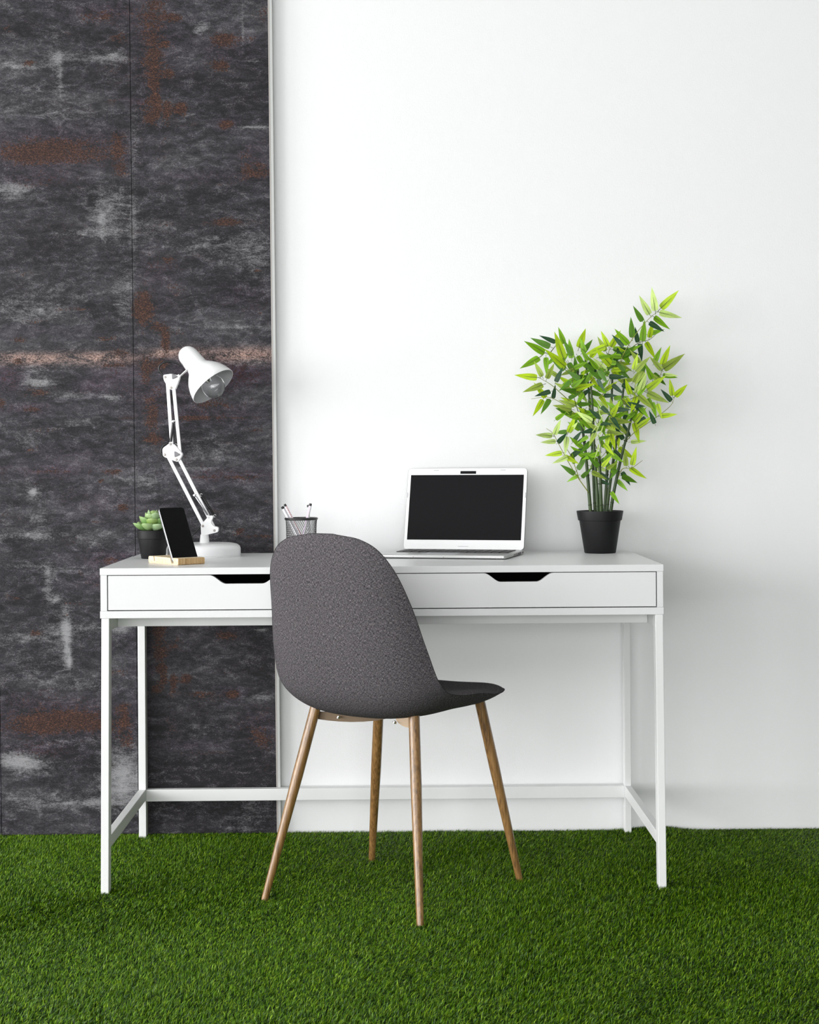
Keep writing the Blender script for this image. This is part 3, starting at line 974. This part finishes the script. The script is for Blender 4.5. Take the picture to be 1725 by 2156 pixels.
# lid: local x across, v up along the lid
TILT = math.radians(15.5)
HZ = 0.0112
LL = 0.2205
LM = LR @ Matrix.Translation((0, hd - 0.004, HZ)) @ Matrix.Rotation(-TILT, 4, 'X')
lid = MB().prism([(x, 0.0, z) for x, z in rrect(-hw, hw, 0.0, LL, 0.009)], (0, 0.0012, 0)).build('lid', M['bezel'], laptop, xf=LM, smooth=40)
MB().prism([(x, 0.0013, z) for x, z in rrect(-hw - .0008, hw + .0008, 0.0, LL + .0008, 0.0095)], (0, 0.0055, 0)).build('lid_back', M['lid_back'], lid, xf=LM, smooth=40)
MB().box(-.1540, .1535, -0.0006, 0.0005, 0.0255, 0.2025).build('screen', M['screen_black'], lid, xf=LM)
MB().box(-.0185, .0240, -0.0008, 0.0005, 0.2055, 0.2130).build('webcam_strip', M['screen_black'], lid, xf=LM)
for x0, x1, a, b in ((-.092, -.078, .2145, .2162), (.090, .104, .2145, .2162), (-.161, -.1590, .140, .154), (.1590, .161, .140, .154), (-.014, .014, .0075, .0085)):
    MB().box(x0, x1, -0.0007, 0.0004, a, b).build('bumper', M['bumper'], lid, xf=LM)
MB().lathe([(-.150, 0), (-.150, .0055), (.150, .0055), (.150, 0)], LR @ Vector((0, hd - .002, 0.0066)), LR.to_3x3() @ Vector((1, 0, 0)), 14).build('hinge', M['lid_back'], laptop, smooth=30)

# ------------------------------------------------------------------ phone stand and phone
E1, E2 = Vector((-.622, .783, 0)), Vector((.783, .622, 0))
SB = Vector((-.525, 3.840, .760))


def st(a, b, z):
    return SB + E1 * a + E2 * b + Vector((0, 0, z))


stand = thing('phone_stand', 'bamboo phone stand with two slots near the front left of the desk', 'stand', st(.07, .037, 0))
hs = 0.0165
prof = [(0.0, .003), (.0015, .001), (.004, 0.0), (.137, 0.0), (.1395, .001), (.141, .0035), (.141, hs - .004), (.1395, hs - .001), (.137, hs)]
prof += [(.117, hs), (.1145, .0055), (.110, .0055), (.1125, hs)]
prof += [(.0385, hs), (.0318, .0030), (.0212, .0030), (.0245, hs)]
prof += [(.004, hs), (.0015, hs - .001), (0.0, hs - .003)]
body = MB().prism([st(a, 0.0, z) for a, z in prof], E2 * 0.0745).build('block', M['bamboo_light'], stand, bevel=0.0006)
for k in range(8):                                             # glued bamboo strips showing on the front edge
    b0 = 0.0006 + k * 0.0092
    MB().prism([st(-.0006, b0, z) for z in (.0012, hs - .0012)] + [st(.002, b0, z) for z in (hs - .0006, .0006)], E2 * 0.0086).build('strip', M['bamboo_end'], stand, bevel=0.0004)

phone = thing('smartphone', 'black smartphone leaning in the bamboo stand', 'phone', st(.027, .037, .006))
PT = math.radians(28.5)
pu = E1 * math.sin(PT) + Vector((0, 0, math.cos(PT)))           # up along the phone
pn = (E1 * -math.cos(PT) + Vector((0, 0, math.sin(PT))))        # screen normal
PO = st(.0265, .0015, .0056)
PMX = Matrix((E2, pn, pu)).transposed().to_4x4()
PMX.translation = PO
MB().prism([(x, -0.0035, z) for x, z in rrect(0, .0705, 0, .1455, .007)], (0, 0.0068, 0)).build('body', M['phone_edge'], phone, xf=PMX, smooth=40, bevel=0.0016, seg=3)
MB().prism([(x, 0.0030, z) for x, z in rrect(.0006, .0699, .0006, .1449, .0066)], (0, 0.0012, 0)).build('screen', M['phone_glass'], phone, xf=PMX, smooth=40, bevel=0.0008)

# ------------------------------------------------------------------ desk lamp
YL = 4.195


def lp(cx, cy, Y=YL):
    """lamp drawing: enlarged-crop pixel to metres in the lamp's plane"""
    return at(240 + cx / 4.147, 700 + cy / 4.147, Y)


lamp_x = at(430.5, 1150, YL).x
lamp = thing('desk_lamp', 'white swing-arm desk lamp with bell shade before the dark panels', 'lamp', (lamp_x, YL, .760))
lb = [(.0, 0), (.0, .0955), (.003, .0962), (.004, .0950), (.005, .0962), (.020, .0962), (.0265, .0938), (.0310, .0880), (.0335, .0780), (.0345, .060), (.0348, .030), (.0348, 0)]
MB().lathe(lb, (lamp_x - .002, YL, .760), n=72).build('base', M['plastic_white'], lamp, smooth=45)
MB().lathe([(.0340, 0), (.0340, .0130), (.036, .0128), (.056, .0108), (.057, .0098), (.057, 0)], (at(430.8, 1140, YL).x, YL, .760), n=32).build('neck', M['gloss_white'], lamp, smooth=40)


def plate(pts, y, name, parent, t=0.002, m='gloss_white'):
    P = [lp(*p, YL) for p in pts]
    P = [Vector((p.x, y, p.z)) for p in P]
    return MB().prism(P, (0, t, 0)).build(name, M[m], parent, bevel=0.0008, seg=3)


def round_poly(pts, r=12, n=4):
    out = []
    L = len(pts)
    for i, p in enumerate(pts):
        p = Vector(p + (0,))
        a, b = Vector(pts[i - 1] + (0,)) - p, Vector(pts[(i + 1) % L] + (0,)) - p
        ra, rb = min(r, a.length * .45), min(r, b.length * .45)
        A, B = p + a.normalized() * ra, p + b.normalized() * rb
        for k in range(n + 1):
            t = k / n
            q = A * (1 - t) ** 2 + p * 2 * t * (1 - t) + B * t * t
            out.append((q.x, q.y))
    return out


low = round_poly([(836, 1596), (872, 1600), (850, 1660), (875, 1690), (915, 1700), (912, 1742), (775, 1775), (765, 1765), (762, 1680)], 14)
midp = round_poly([(428, 1012), (498, 962), (540, 985), (606, 1062), (566, 1132), (520, 1118), (432, 1082)], 18)
topp = round_poly([(432, 372), (505, 362), (585, 378), (540, 500), (490, 500), (440, 420)], 16)
for poly in (low, midp, topp):
    for y in (YL - .0105, YL + .0085):
        plate(poly, y, 'bracket_plate', lamp)
MB().tube([lp(800, 1780), lp(797, 1700)], .0062, 16).build('pivot_post', M['gloss_white'], lamp, smooth=40)


def bar(a, b, w=0.0088, dep=0.0088):
    A, B = lp(*a), lp(*b)
    d = (B - A).normalized()
    s = Vector((d.z, 0, -d.x)) * (w / 2)
    P = [A - s, A + s, B + s, B - s]
    P = [p - Vector((0, dep / 2, 0)) for p in P]
    MB().prism(P, (0, dep, 0)).build('arm_bar', M['gloss_white'], lamp, bevel=0.0012)


bar((470, 1075), (790, 1700))
bar((572, 1110), (888, 1730))
bar((466, 395), (508, 1000))
bar((523, 485), (580, 1075))


def spring(a, b, y, m='rubber', r=.0034, hooks=True):
    A, B = lp(*a), lp(*b)
    A.y = B.y = y
    s = MB().tube([A.lerp(B, .04), A.lerp(B, .06), A.lerp(B, .94), A.lerp(B, .96)], [r * .6, r, r, r * .6], 14).build('spring', M[m], lamp, smooth=50)
    if hooks:
        d = (B - A).normalized()
        for e, sg in ((A, -1), (B, 1)):
            c = e + d * (.002 * sg)
            up = Vector((d.z, 0, -d.x))
            P = [c + (d * math.cos(t * PI / 5) + up * math.sin(t * PI / 5)) * .0034 for t in range(9)]
            MB().tube(P, .0008, 6).build('hook', M['chrome'], s, smooth='all')


spring((526, 785), (501, 962), YL - .014)
spring((545, 790), (535, 975), YL + .012)
spring((716, 1425), (828, 1600), YL - .013, 'phone_edge', .0026)
spring((764, 1425), (876, 1596), YL + .004)


def pin(cx, cy, y0=YL - .0125, r=.0030, m='screw', l=.003, name='screw'):
    c = lp(cx, cy)
    c.y = y0
    return MB().lathe([(0, 0), (0, r * .7), (.0006, r), (l, r), (l, 0)], c, (0, 1, 0), 12).build(name, M[m], lamp, smooth=30)


for p in ((452, 392), (505, 484), (449, 1068), (551, 1110), (780, 1688), (881, 1728), (499, 976)):
    pin(*p)
pin(522, 778, YL - .017, .0028, 'chrome', .018, 'pin')
pin(706, 1420, YL - .017, .0026, 'chrome', .018, 'pin')
for cx, cy in ((556, 1064), (535, 385)):                       # triangular wing knobs
    tri = round_poly([(cx - 22, cy - 28), (cx + 30, cy + 2), (cx - 20, cy + 26)], 8)
    o = plate(tri, YL - .0165, 'knob', lamp, .006, 'knob')
# black cord looping beside the middle joint and behind the arm
MB().tube(spline([lp(470, 968, YL + .004), lp(440, 980, YL + .004), lp(412, 1020, YL + .004), lp(415, 1060, YL + .004), lp(440, 1088, YL + .004)], 5), .0024, 8).build('cord', M['rubber'], lamp, smooth='all')
MB().tube(spline([lp(582, 290), lp(560, 272), lp(500, 256), lp(445, 258), lp(400, 290), (lp(396, 330)), lp(436, 385)], 6), .0026, 8).build('cord', M['rubber'], lamp, smooth='all')
cord = [at(424, 1108, YL + .01), at(412, 1121, YL + .03), at(400, 1132, YL + .045), at(385, 1142, YL + .06), at(362, 1150, YL + .065)]
cord += [Vector((at(345, 1155, 4.25).x, 4.25, .7628)), Vector((-.63, 4.27, .7628)), Vector((-.66, 4.29, .7628))]
MB().tube(spline(cord, 6), .0022, 8).build('power_cord', M['rubber'], lamp, smooth='all')
# shade, bulb and holder
RC = lp(867, 470, YL - .012)
AX = Vector((.641 * .966, -.26, -.767 * .966)).normalized()
sh_prof = [(-.1345, 0), (-.134, .008), (-.131, .0145), (-.126, .0200), (-.118, .0245), (-.108, .0268), (-.072, .0285), (-.066, .0300), (-.060, .0345), (-.052, .0415), (-.038, .0515), (-.022, .0585), (-.010, .0618), (0, .0635)]
shade = MB().lathe(sh_prof + [(.0006, .0632), (.0006, .0620)], RC, AX, 64).build('lamp_shade', M['gloss_white'], lamp, smooth=60)
MB().lathe([(u, max(0, r - .0016)) for u, r in sh_prof[6:]], RC, AX, 64).build('shade_lining', M['shade_inside'], shade, smooth=60)
MB().lathe([(-.072, 0), (-.072, .0265)], RC, AX, 32).build('shade_back', M['shade_inside'], shade)
bc = RC + AX * .002
MB().lathe([(-.034 + .064 * (1 - math.cos(t * PI / 20)) / 2, .0300 * math.sin(t * PI / 20)) for t in range(21)], bc, AX, 40).build('light_bulb', M['glass'], lamp, smooth='all')
MB().lathe([(-.062, 0), (-.062, .014), (-.034, .014), (-.030, .010), (-.012, .004), (-.012, 0)], bc, AX, 20).build('bulb_socket', M['chrome'], lamp, smooth=40)
MB().tube([lp(542, 415, YL), lp(640, 325, YL - .008)], .0030, 12).build('rod', M['chrome'], lamp, smooth=40)
MB().tube([lp(556, 372, YL - .006), lp(575, 392, YL - .006)], .0040, 12).build('clamp', M['gloss_white'], lamp, smooth=40)

# ------------------------------------------------------------------ succulent
SUC = Vector((-.6265, 4.119, .760))
suc = thing('potted_succulent', 'small green succulent in a black pot beside the phone', 'plant', SUC)
pp = [(0, 0), (0, .0292), (.0012, .0305), (.048, .0370), (.0500, .0372), (.0510, .0395), (.0715, .0408), (.0725, .0402), (.0725, .0375), (.060, .0360), (.060, 0)]
MB().lathe(pp, SUC, n=56).build('pot', M['pot_black'], suc, smooth=40)
MB().lathe([(.066, 0), (.0655, .0362)], SUC, n=40).build('soil', M['soil'], suc)


def succulent_leaf(az, el, r0, z0, ln, wd, tone):
    nu, nv = 9, 12
    P = []
    for i in range(nu):
        t = i / (nu - 1)
        w = wd * (math.sin(min(1, t / .62) * PI / 2) ** .8 if t < .62 else math.cos((t - .62) / .38 * PI / 2) ** .72)
        w = max(w, wd * .02)
        th = w * .48 * (1 - .35 * t)
        row = []
        for j in range(nv):
            a = 2 * PI * j / nv
            cy = w * math.cos(a)
            cz = th * math.sin(a) + .30 * abs(cy) ** 1.6 / max(wd, 1e-6) ** .6 - .0
            row.append((ln * t, cy, cz + ln * .18 * t * t))
        P.append(row)
    bm = bmesh.new()
    V = [[bm.verts.new(p) for p in row] for row in P]
    for i in range(nu - 1):
        for j in range(nv):
            bm.faces.new((V[i][j], V[i][(j + 1) % nv], V[i + 1][(j + 1) % nv], V[i + 1][j]))
    bm.faces.new(V[-1])
    bm.faces.new(V[0][::-1])
    bmesh.ops.recalc_face_normals(bm, faces=bm.faces)
    ts = [v.co.x / ln for v in bm.verts]
    mx = Matrix.Rotation(az, 4, 'Z') @ Matrix.Translation((r0, 0, z0)) @ Matrix.Rotation(-el, 4, 'Y')
    bm.transform(mx)
    me = bpy.data.meshes.new('leaf')
    bm.to_mesh(me)
    bm.free()
    c = np.ones((len(ts), 4), np.float32)
    for k, t in enumerate(ts):
        a, b = np.array(tone), np.array([0.50, 0.62, 0.36])
        c[k, :3] = a * (1 - .42 * max(0, t) ** 3) + b * .42 * max(0, t) ** 3
    at_ = me.attributes.new('tone', 'FLOAT_COLOR', 'POINT')
    at_.data.foreach_set('color', c.ravel())
    me.materials.append(M['succulent'])
    me.polygons.foreach_set('use_smooth', [True] * len(me.polygons))
    return link('leaf', me, suc)


rs = random.Random(5)
tones = [(0.17, 0.32, 0.09), (0.13, 0.27, 0.06), (0.23, 0.36, 0.13), (0.19, 0.31, 0.045), (0.26, 0.39, 0.20)]
for ring, (cnt, el, r0, z0, ln, wd) in enumerate(((7, 12, .010, .072, .044, .0165), (7, 32, .009, .081, .039, .0160), (6, 50, .006, .089, .034, .0145), (4, 66, .003, .096, .029, .0120), (3, 80, .001, .103, .019, .0075))):
    for k in range(cnt):
        succulent_leaf(math.radians(360 / cnt * k + ring * 23 + rs.uniform(-6, 6) + 200), math.radians(el + rs.uniform(-5, 5)), r0, z0, ln * rs.uniform(.92, 1.06), wd, tones[(k * 2 + ring) % 5])

# ------------------------------------------------------------------ pen cup and pens
CUP = Vector((at(634.5, 1090, 4.15).x, 4.15, .760))
cup = thing('pen_cup', 'black wire mesh pen cup behind the chair back', 'cup', CUP)
RCU, HCU = .0385, .098
MB().lathe([(HCU - .0035, RCU - .001), (HCU - .0035, RCU + .0030), (HCU - .001, RCU + .0046), (HCU + .002, RCU + .0042), (HCU + .003, RCU + .002), (HCU + .002, RCU - .001), (HCU - .0035, RCU - .001)], CUP, n=56).build('rim', M['mesh_black'], cup, smooth=60)
MB().lathe([(0, 0), (0, RCU), (.003, RCU + .0006), (.003, 0)], CUP, n=48).build('bottom', M['mesh_black'], cup, smooth=30)
wire = MB()
NH, SEG = 44, 14
for s in (1, -1):
    for k in range(NH):
        P = []
        for i in range(SEG + 1):
            t = i / SEG
            a = 2 * PI * k / NH + s * t * 1.35
            r = RCU + .0018 * (t ** 6)
            P.append(CUP + Vector((r * math.cos(a), r * math.sin(a), .003 + (HCU - .005) * t)))
        wire.tube(P, .00042, 4, cap=False)
w_ = wire.build('wire_mesh', M['mesh_black'], cup)
w_['kind'] = 'stuff'

pen_specs = [
    ((594.2, 1066.5), (648, 1163), (0.30, 0.28, 0.38), .0042, 'white grey-striped pen in the mesh cup, tilted farthest left', 4.140),
    ((599.5, 1061.5), (655, 1163), (0.55, 0.02, 0.06), .0036, 'white red-striped pen in the mesh cup, tilting left', 4.160),
    ((648.8, 1063.0), (653, 1163), (0.25, 0.25, 0.30), .0034, 'white grey-dotted pen in the mesh cup, nearly upright', 4.166),
    ((654.4, 1060.0), (630, 1163), (0.42, 0.12, 0.50), .0039, 'white purple-striped pen in the mesh cup, tilting right', 4.150)]
for (tx, ty), (bx, by), c, r, lab, Y in pen_specs:
    top, bot = at(tx, ty, Y), at(bx, by, 4.150 + (Y - 4.15) * .3)
    bot.z = .7645
    axis = (top - bot)
    L_ = axis.length
    pen = thing('pen', lab, 'pen', bot, 'striped pens in the mesh cup')
    q = axis.to_track_quat('Z', 'Y').to_matrix().to_4x4()
    for nm, prof, mm in (('barrel', [(0, 0), (.001, .0008), (.010, r * .9), (.012, r), (L_ - .0065, r), (L_ - .0065, 0)], pen_material('pen_barrel', c)),
                         ('end_cap', [(L_ - .0064, 0), (L_ - .0064, r * .93), (L_ - .0005, r * .88), (L_, r * .6), (L_, 0)], M['pen_cap'])):
        o = MB().lathe(prof, (0, 0, 0), n=20).build(nm, mm, None, smooth=40)
        o.parent = pen
        o.rotation_euler = q.to_euler()

# ------------------------------------------------------------------ bamboo plant
PB = Vector((at(1264, 1160, 4.222).x, 4.222, .760))
plant = thing('potted_bamboo', 'tall leafy green bamboo plant in a black pot', 'plant', PB)
bp_ = [(0, 0), (0, .0395), (.0015, .0412), (.083, .0538), (.0852, .0542), (.0862, .0572), (.1085, .0612), (.1105, .0610), (.1108, .0580), (.098, .0560), (.098, 0)]
MB().lathe(bp_, PB, n=64).build('pot', M['pot_black'], plant, smooth=40)
MB().lathe([(.1015, 0), (.1015, .0572)], PB, n=48).build('soil', M['soil'], plant)
rp = random.Random(11)
SCP = 3.4786


def bp(cx, cy, Y):
    return at(1060 + cx / SCP, 580 + cy / SCP, Y)


canes = [([(642, 1760), (628, 1590), (606, 1330), (580, 1110), (560, 900), (545, 700)], 4.225, .0036),
         ([(673, 1760), (664, 1560), (650, 1250), (630, 900), (605, 620)], 4.235, .0030),
         ([(697, 1760), (688, 1600), (668, 1300), (655, 1000), (640, 780)], 4.200, .0034),
         ([(719, 1760), (713, 1600), (709, 1450), (695, 1290)], 4.192, .0042),
         ([(742, 1760), (752, 1600), (768, 1300), (790, 1000), (800, 720)], 4.240, .0036),
         ([(757, 1760), (775, 1580), (815, 1300), (850, 1080), (872, 900), (890, 760)], 4.222, .0034),
         ([(782, 1760), (815, 1560), (870, 1310), (920, 1120), (960, 930)], 4.204, .0034)]
strands = []                                                   # (2D point, depth) samples that leaves grow from
for pts, Y, r in canes:
    P3 = [bp(x, y, Y if i else PB.y + (Y - PB.y) * .8) for i, (x, y) in enumerate(pts)]
    r *= 1.35
    P3[0].z = min(P3[0].z, PB.z + .100)
    S = spline(P3, 6)
    c = MB().tube(S, [r * (1 - .45 * i / len(S)) for i in range(len(S))], 10).build('cane', M['cane'], plant, smooth='all')
    for i in (3, 9, 15):
        if i < len(S) - 1:
            d = (S[i + 1] - S[i]).normalized()
            MB().lathe([(-.0018, r * .8), (-.0008, r * 1.12), (.0006, r * 1.12), (.0016, r * .8)], S[i], d, 10).build('cane_node', M['node_ring'], c, smooth='all')
    for i, (x, y) in enumerate(pts[2:]):
        strands.append((x, y, Y))
twigs = [
    ([(845, 660), (900, 540), (985, 410), (1075, 310), (1140, 260)], 4.205), ([(455, 690), (400, 620), (330, 560), (265, 605)], 4.215),
    ([(345, 565), (380, 520), (420, 480)], 4.235), ([(530, 960), (430, 870), (350, 800), (255, 745)], 4.165), ([(620, 1110), (500, 990), (420, 930), (320, 890), (205, 905)], 4.180),
    ([(625, 1590), (520, 1440), (430, 1280), (365, 1160), (315, 1120)], 4.185), ([(560, 1500), (500, 1330), (450, 1230), (475, 1100)], 4.205),
    ([(820, 1540), (870, 1420), (940, 1410), (1020, 1355)], 4.180), ([(870, 1250), (960, 1150), (1090, 1060), (1220, 960), (1258, 885)], 4.195),
    ([(790, 1060), (890, 930), (1000, 870), (1060, 770)], 4.150), ([(960, 900), (975, 760), (1040, 690)], 4.190), ([(1050, 850), (1130, 770), (1165, 690), (1172, 650)], 4.215),
    ([(700, 900), (760, 830), (800, 720), (820, 640)], 4.225), ([(715, 1450), (715, 1250), (735, 1150), (800, 1030)], 4.160), ([(600, 640), (590, 560), (550, 520)], 4.250),
    ([(790, 660), (770, 590), (780, 520)], 4.230), ([(890, 600), (930, 540), (1000, 490), (1070, 470), (1130, 420)], 4.250), ([(590, 1110), (520, 900), (500, 700), (440, 600)], 4.190),
    ([(690, 1280), (660, 1180), (700, 1060), (690, 960)], 4.135), ([(800, 1300), (760, 1290), (720, 1330)], 4.150), ([(640, 780), (690, 700), (740, 620)], 4.170), ([(655, 1000), (560, 850), (530, 760)], 4.200)]
for pts, Y in twigs:
    y0 = Y + (PB.y - Y) * .7
    P3 = []
    for i, (x, y) in enumerate(pts):
        yy = y0 + (Y - y0) * min(1, i / 2)
        P3.append(bp(x, y, yy))
        strands.append((x, y, yy))
        if i:
            for t in (.25, .5, .75):
                strands.append((pts[i - 1][0] + (x - pts[i - 1][0]) * t, pts[i - 1][1] + (y - pts[i - 1][1]) * t, yy))
    S = spline(P3, 6)
    MB().tube(S, [.0013 - .0008 * i / len(S) for i in range(len(S))], 6).build('twig', M['twig'] if rp.random() < .65 else M['twig_dark'], plant, smooth='all')


def leaf_mesh(tone, bend, roll):
    """leaf of unit length along +Y, blunt at the base, sharp at the tip; short stalk behind the base"""
    m = MB()
    prof = [(0, .050), (.012, .092), (.04, .116), (.13, .130), (.28, .132), (.45, .116), (.62, .086), (.80, .048), (.92, .019), (1.0, .001)]
    P = []
    for t, w in prof:
        zc = bend * (t - t * t * .2) * t
        row = []
        for u in (-1, -.5, 0, .5, 1):
            row.append((u * w, t, zc + .10 * w * abs(u) + roll * u * w * t))
        P.append(row)
    m.grid(P)
    bm = m.bm
    n0 = len(bm.faces)
    rib = [(.0, .012), (.2, .011), (.4, .008), (.58, .002)]
    R_ = []
    for t, w in rib:
        zc = bend * (t - t * t * .2) * t
        R_.append([(-w, t, zc + .006), (w, t, zc + .006)])
    m.grid(R_)
    R_ = [[(x, y, z - .012) for x, y, z in row] for row in R_]
    m.grid(R_)
    m.tube([(0, -.16, -.03), (0, -.05, -.004), (0, .03, 0)], .010, 5)
    bm.faces.ensure_lookup_table()
    for f in bm.faces[n0:]:
        f.material_index = 1
    me = bpy.data.meshes.new('leaf')
    bm.to_mesh(me)
    bm.free()
    me.materials.append(LEAF[tone])
    me.materials.append(M['midrib'])
    me.polygons.foreach_set('use_smooth', [True] * len(me.polygons))
    return me


LM_ = {t: [leaf_mesh(t, b, r) for b, r in ((.10, .05), (-.12, -.1), (.22, .12), (-.02, 0.0))] for t in LEAF}
V3 = Vector
CAMP = V3((0, 0, CZ))


def add_leaf(bx, by, tx, ty, tone, wide=1.0):
    ln0 = math.hypot(tx - bx, ty - by)
    if wide == 1.0 and ln0 < 122:
        g = (ln0 * .45 + 72 + rp.uniform(-8, 14)) / ln0
        tx, ty = bx + (tx - bx) * g, by + (ty - by) * g
    best = min(strands, key=lambda s: (s[0] - bx) ** 2 + (s[1] - by) ** 2)
    Y = best[2] + rp.uniform(-.022, .022)
    Y = max(4.09, min(4.315, Y))
    B = bp(bx, by, Y)
    dep = rp.uniform(-.35, .35) * math.hypot(tx - bx, ty - by) / SCP / 800
    Yt = max(4.07, min(4.335, Y + dep))
    Tp = bp(tx, ty, Yt)
    ax = Tp - B
    L_ = ax.length
    ax.normalize()
    nrm = (CAMP - B).normalized() + V3((rp.uniform(-.5, .3), 0, rp.uniform(-.25, .6)))
    nrm = (nrm - ax * nrm.dot(ax)).normalized()
    if rp.random() < .35:
        nrm = -nrm
    sx = ax.cross(nrm).normalized()
    nrm = sx.cross(ax)
    mx = Matrix((sx * L_ * wide * (1.16 if wide == 1.0 else 1.0), ax * L_, nrm * L_)).transposed().to_4x4()
    mx.translation = B - PB
    o = link('leaf', LM_[tone][rp.randrange(4)], plant)
    o.matrix_basis = mx
    return o


LV = """1155 240 1288 107 l;1113 258 1083 82 p;1072 285 994 145 p;1020 335 957 232 k;1145 270 1310 315 p;1105 305 1217 398 m;1070 345 1170 405 d;945 455 935 302 k;1020 480 1035 320 m;
985 490 965 395 d;1070 455 1090 360 l;1060 430 1150 404 m;915 505 815 390 m;880 520 803 435 d;790 525 860 395 l;770 520 713 405 l;745 520 590 585 l;790 660 670 530 l;755 705 655 600 p;
690 680 610 590 m;555 528 605 380 l;580 565 657 463 k;500 605 480 460 m;440 605 378 408 l;445 500 410 395 m;500 590 455 490 k;383 490 273 443 d;343 522 198 458 k;303 565 150 480 m;
262 600 118 692 m;313 600 318 705 m;455 670 300 535 l;452 690 330 570 k;285 740 232 628 o;320 755 375 640 o;385 780 432 675 d;248 748 82 727 l;290 800 140 860 o;310 895 225 780 l;
345 850 235 880 d;365 900 380 820 d;495 800 410 740 l;490 845 385 790 o;525 830 680 795 l;640 745 682 805 l;750 840 825 785 l;535 945 420 890 l;500 980 360 950 o;290 910 222 1035 l;
340 905 285 1000 k;650 1070 525 990 p;655 1040 535 960 l;545 945 650 935 k;785 1040 858 915 l;798 690 910 690 l;955 690 985 585 l;970 700 1075 590 o;1160 690 1080 600 o;1165 655 1218 502 l;
1175 685 1325 577 o;1045 490 1130 615 l;1002 500 1010 615 d;1105 640 1150 545 m;1140 770 1055 700 o;1170 730 1275 745 m;1055 835 1195 730 l;1185 725 1255 735 p;1000 855 1050 705 p;970 860 1010 770 p;
1055 860 1215 935 o;995 880 1105 985 o;950 920 1025 1015 d;900 900 950 970 l;1240 880 1222 775 l;1258 885 1355 787 l;1232 920 1180 862 d;1150 1030 1268 1018 l;990 1110 1085 1035 l;1110 1085 1070 990 d;
960 1080 1000 1225 l;935 1220 1030 1216 p;945 1390 970 1250 l;900 1395 890 1290 o;845 1265 970 1345 l;930 1410 1050 1497 l;870 1470 975 1515 k;835 1500 905 1570 m;790 1585 840 1660 m;870 1440 920 1520 d;
640 1395 775 1430 p;650 1440 770 1490 o;725 1400 770 1350 l;360 1175 230 1163 p;375 1165 420 1060 p;385 1215 295 1220 p;430 1300 310 1318 l;470 1330 388 1365 p;525 1455 418 1383 k;550 1465 497 1490 m;
480 1150 545 1085 p;465 1180 455 1300 p;470 1145 405 1150 k;400 1225 450 1170 d;580 1260 480 1185 m;495 1330 570 1270 d;545 1420 605 1330 k;575 1480 640 1420 k;520 1380 510 1335 m;510 1220 560 1160 d;
385 1055 440 1015 m;760 1150 880 1160 o;780 1060 950 1075 o;800 1060 815 1145 l;768 1160 752 1285 l;790 1160 812 1258 l;840 1170 845 1228 l;700 1000 775 1008 o;890 1060 905 970 d;940 1060 985 975 m;
960 1075 1050 960 l;1090 930 1115 1020 m;1130 940 1150 1012 l;810 900 890 890 m;735 880 815 880 d;635 850 715 880 k;620 640 690 720 d;545 590 600 680 m;540 720 525 610 k;480 640 545 765 k;570 720 640 690 m;
560 890 620 845 d;775 740 895 748 d;860 775 985 760 o;870 800 955 835 d;690 760 725 815 d;830 548 1000 580 d;805 540 935 535 m;815 580 895 548 d;900 560 1005 518 m;810 603 915 600 k;700 600 800 585 m;
560 760 470 700 k;590 840 520 760 k;600 560 560 460 m;640 600 700 520 l;720 760 640 700 k;700 840 760 780 m;760 640 830 560 m;890 700 830 640 k;920 640 870 560 m;1000 640 940 560 o;1030 720 990 800 k;
900 820 960 880 o;930 870 900 780 l;1090 760 1040 640 m;1100 720 1180 790 k;1060 900 1100 980 m;880 1000 940 930 o;830 980 760 930 m;720 960 780 1020 d;600 980 540 1060 k;580 1060 640 1120 m;560 1130 500 1090 m;
640 1220 580 1290 k;620 1300 560 1370 k;650 1330 720 1380 m;700 1400 640 1340 k;760 1420 810 1380 o;800 1450 830 1360 m;770 1500 720 1450 d;700 1500 770 1530 d;860 1340 820 1280 d;880 1200 830 1130 d;
920 1180 880 1090 d;840 1100 900 1150 o;700 1200 760 1180 k;740 1260 700 1180 m;620 1180 560 1220 m;540 1240 600 1180 d;830 1420 790 1480 k;740 1360 790 1300 m;600 760 540 830 k;660 700 600 640 k;
520 680 600 640 m;420 640 480 560 m;380 600 330 640 m;400 740 330 690 o;450 800 520 880 m;480 900 560 860 k;420 960 480 1030 o;500 1040 580 1010 m;860 700 920 750 k;800 800 860 850 d;950 780 1000 700 o;
1000 960 1060 1040 m;960 1000 900 1060 m;1040 1040 980 1090 d;730 1090 800 1130 o;690 1130 620 1080 o;610 1000 690 1040 m;760 980 700 920 p;640 900 700 960 m"""
for rec in LV.replace('\n', '').split(';'):
    a = rec.split()
    add_leaf(*[float(v) for v in a[:4]], a[4])
for bx, by, tx, ty in ((672, 1000, 722, 1105), (702, 1080, 655, 1182), (722, 1100, 688, 1202), (682, 955, 702, 1045), (704, 1150, 650, 1195), (640, 1150, 694, 1078), (690, 1010, 735, 1080),
                       (660, 1060, 700, 1130), (715, 1040, 668, 1120), (690, 1260, 712, 1350), (690, 1240, 655, 1360)):
    o = add_leaf(bx, by, tx, ty, 'p', .32)
    o.location.y -= .03

# inner leaves that fill the heart of the plant
for k in range(150):
    sx_, sy_, _ = strands[rp.randrange(len(strands))]
    if not (430 < sx_ < 1010 and 560 < sy_ < 1360) or len([c for c in plant.children if c.name.startswith('leaf')]) >= 292:
        continue
    an, ln_ = rp.uniform(0, 2 * PI), rp.uniform(85, 150)
    bx, by = sx_ + rp.uniform(-25, 25), sy_ + rp.uniform(-25, 25)
    add_leaf(bx, by, bx + math.cos(an) * ln_, by - math.sin(an) * ln_ * .8, rp.choice('lmmkkdo'))
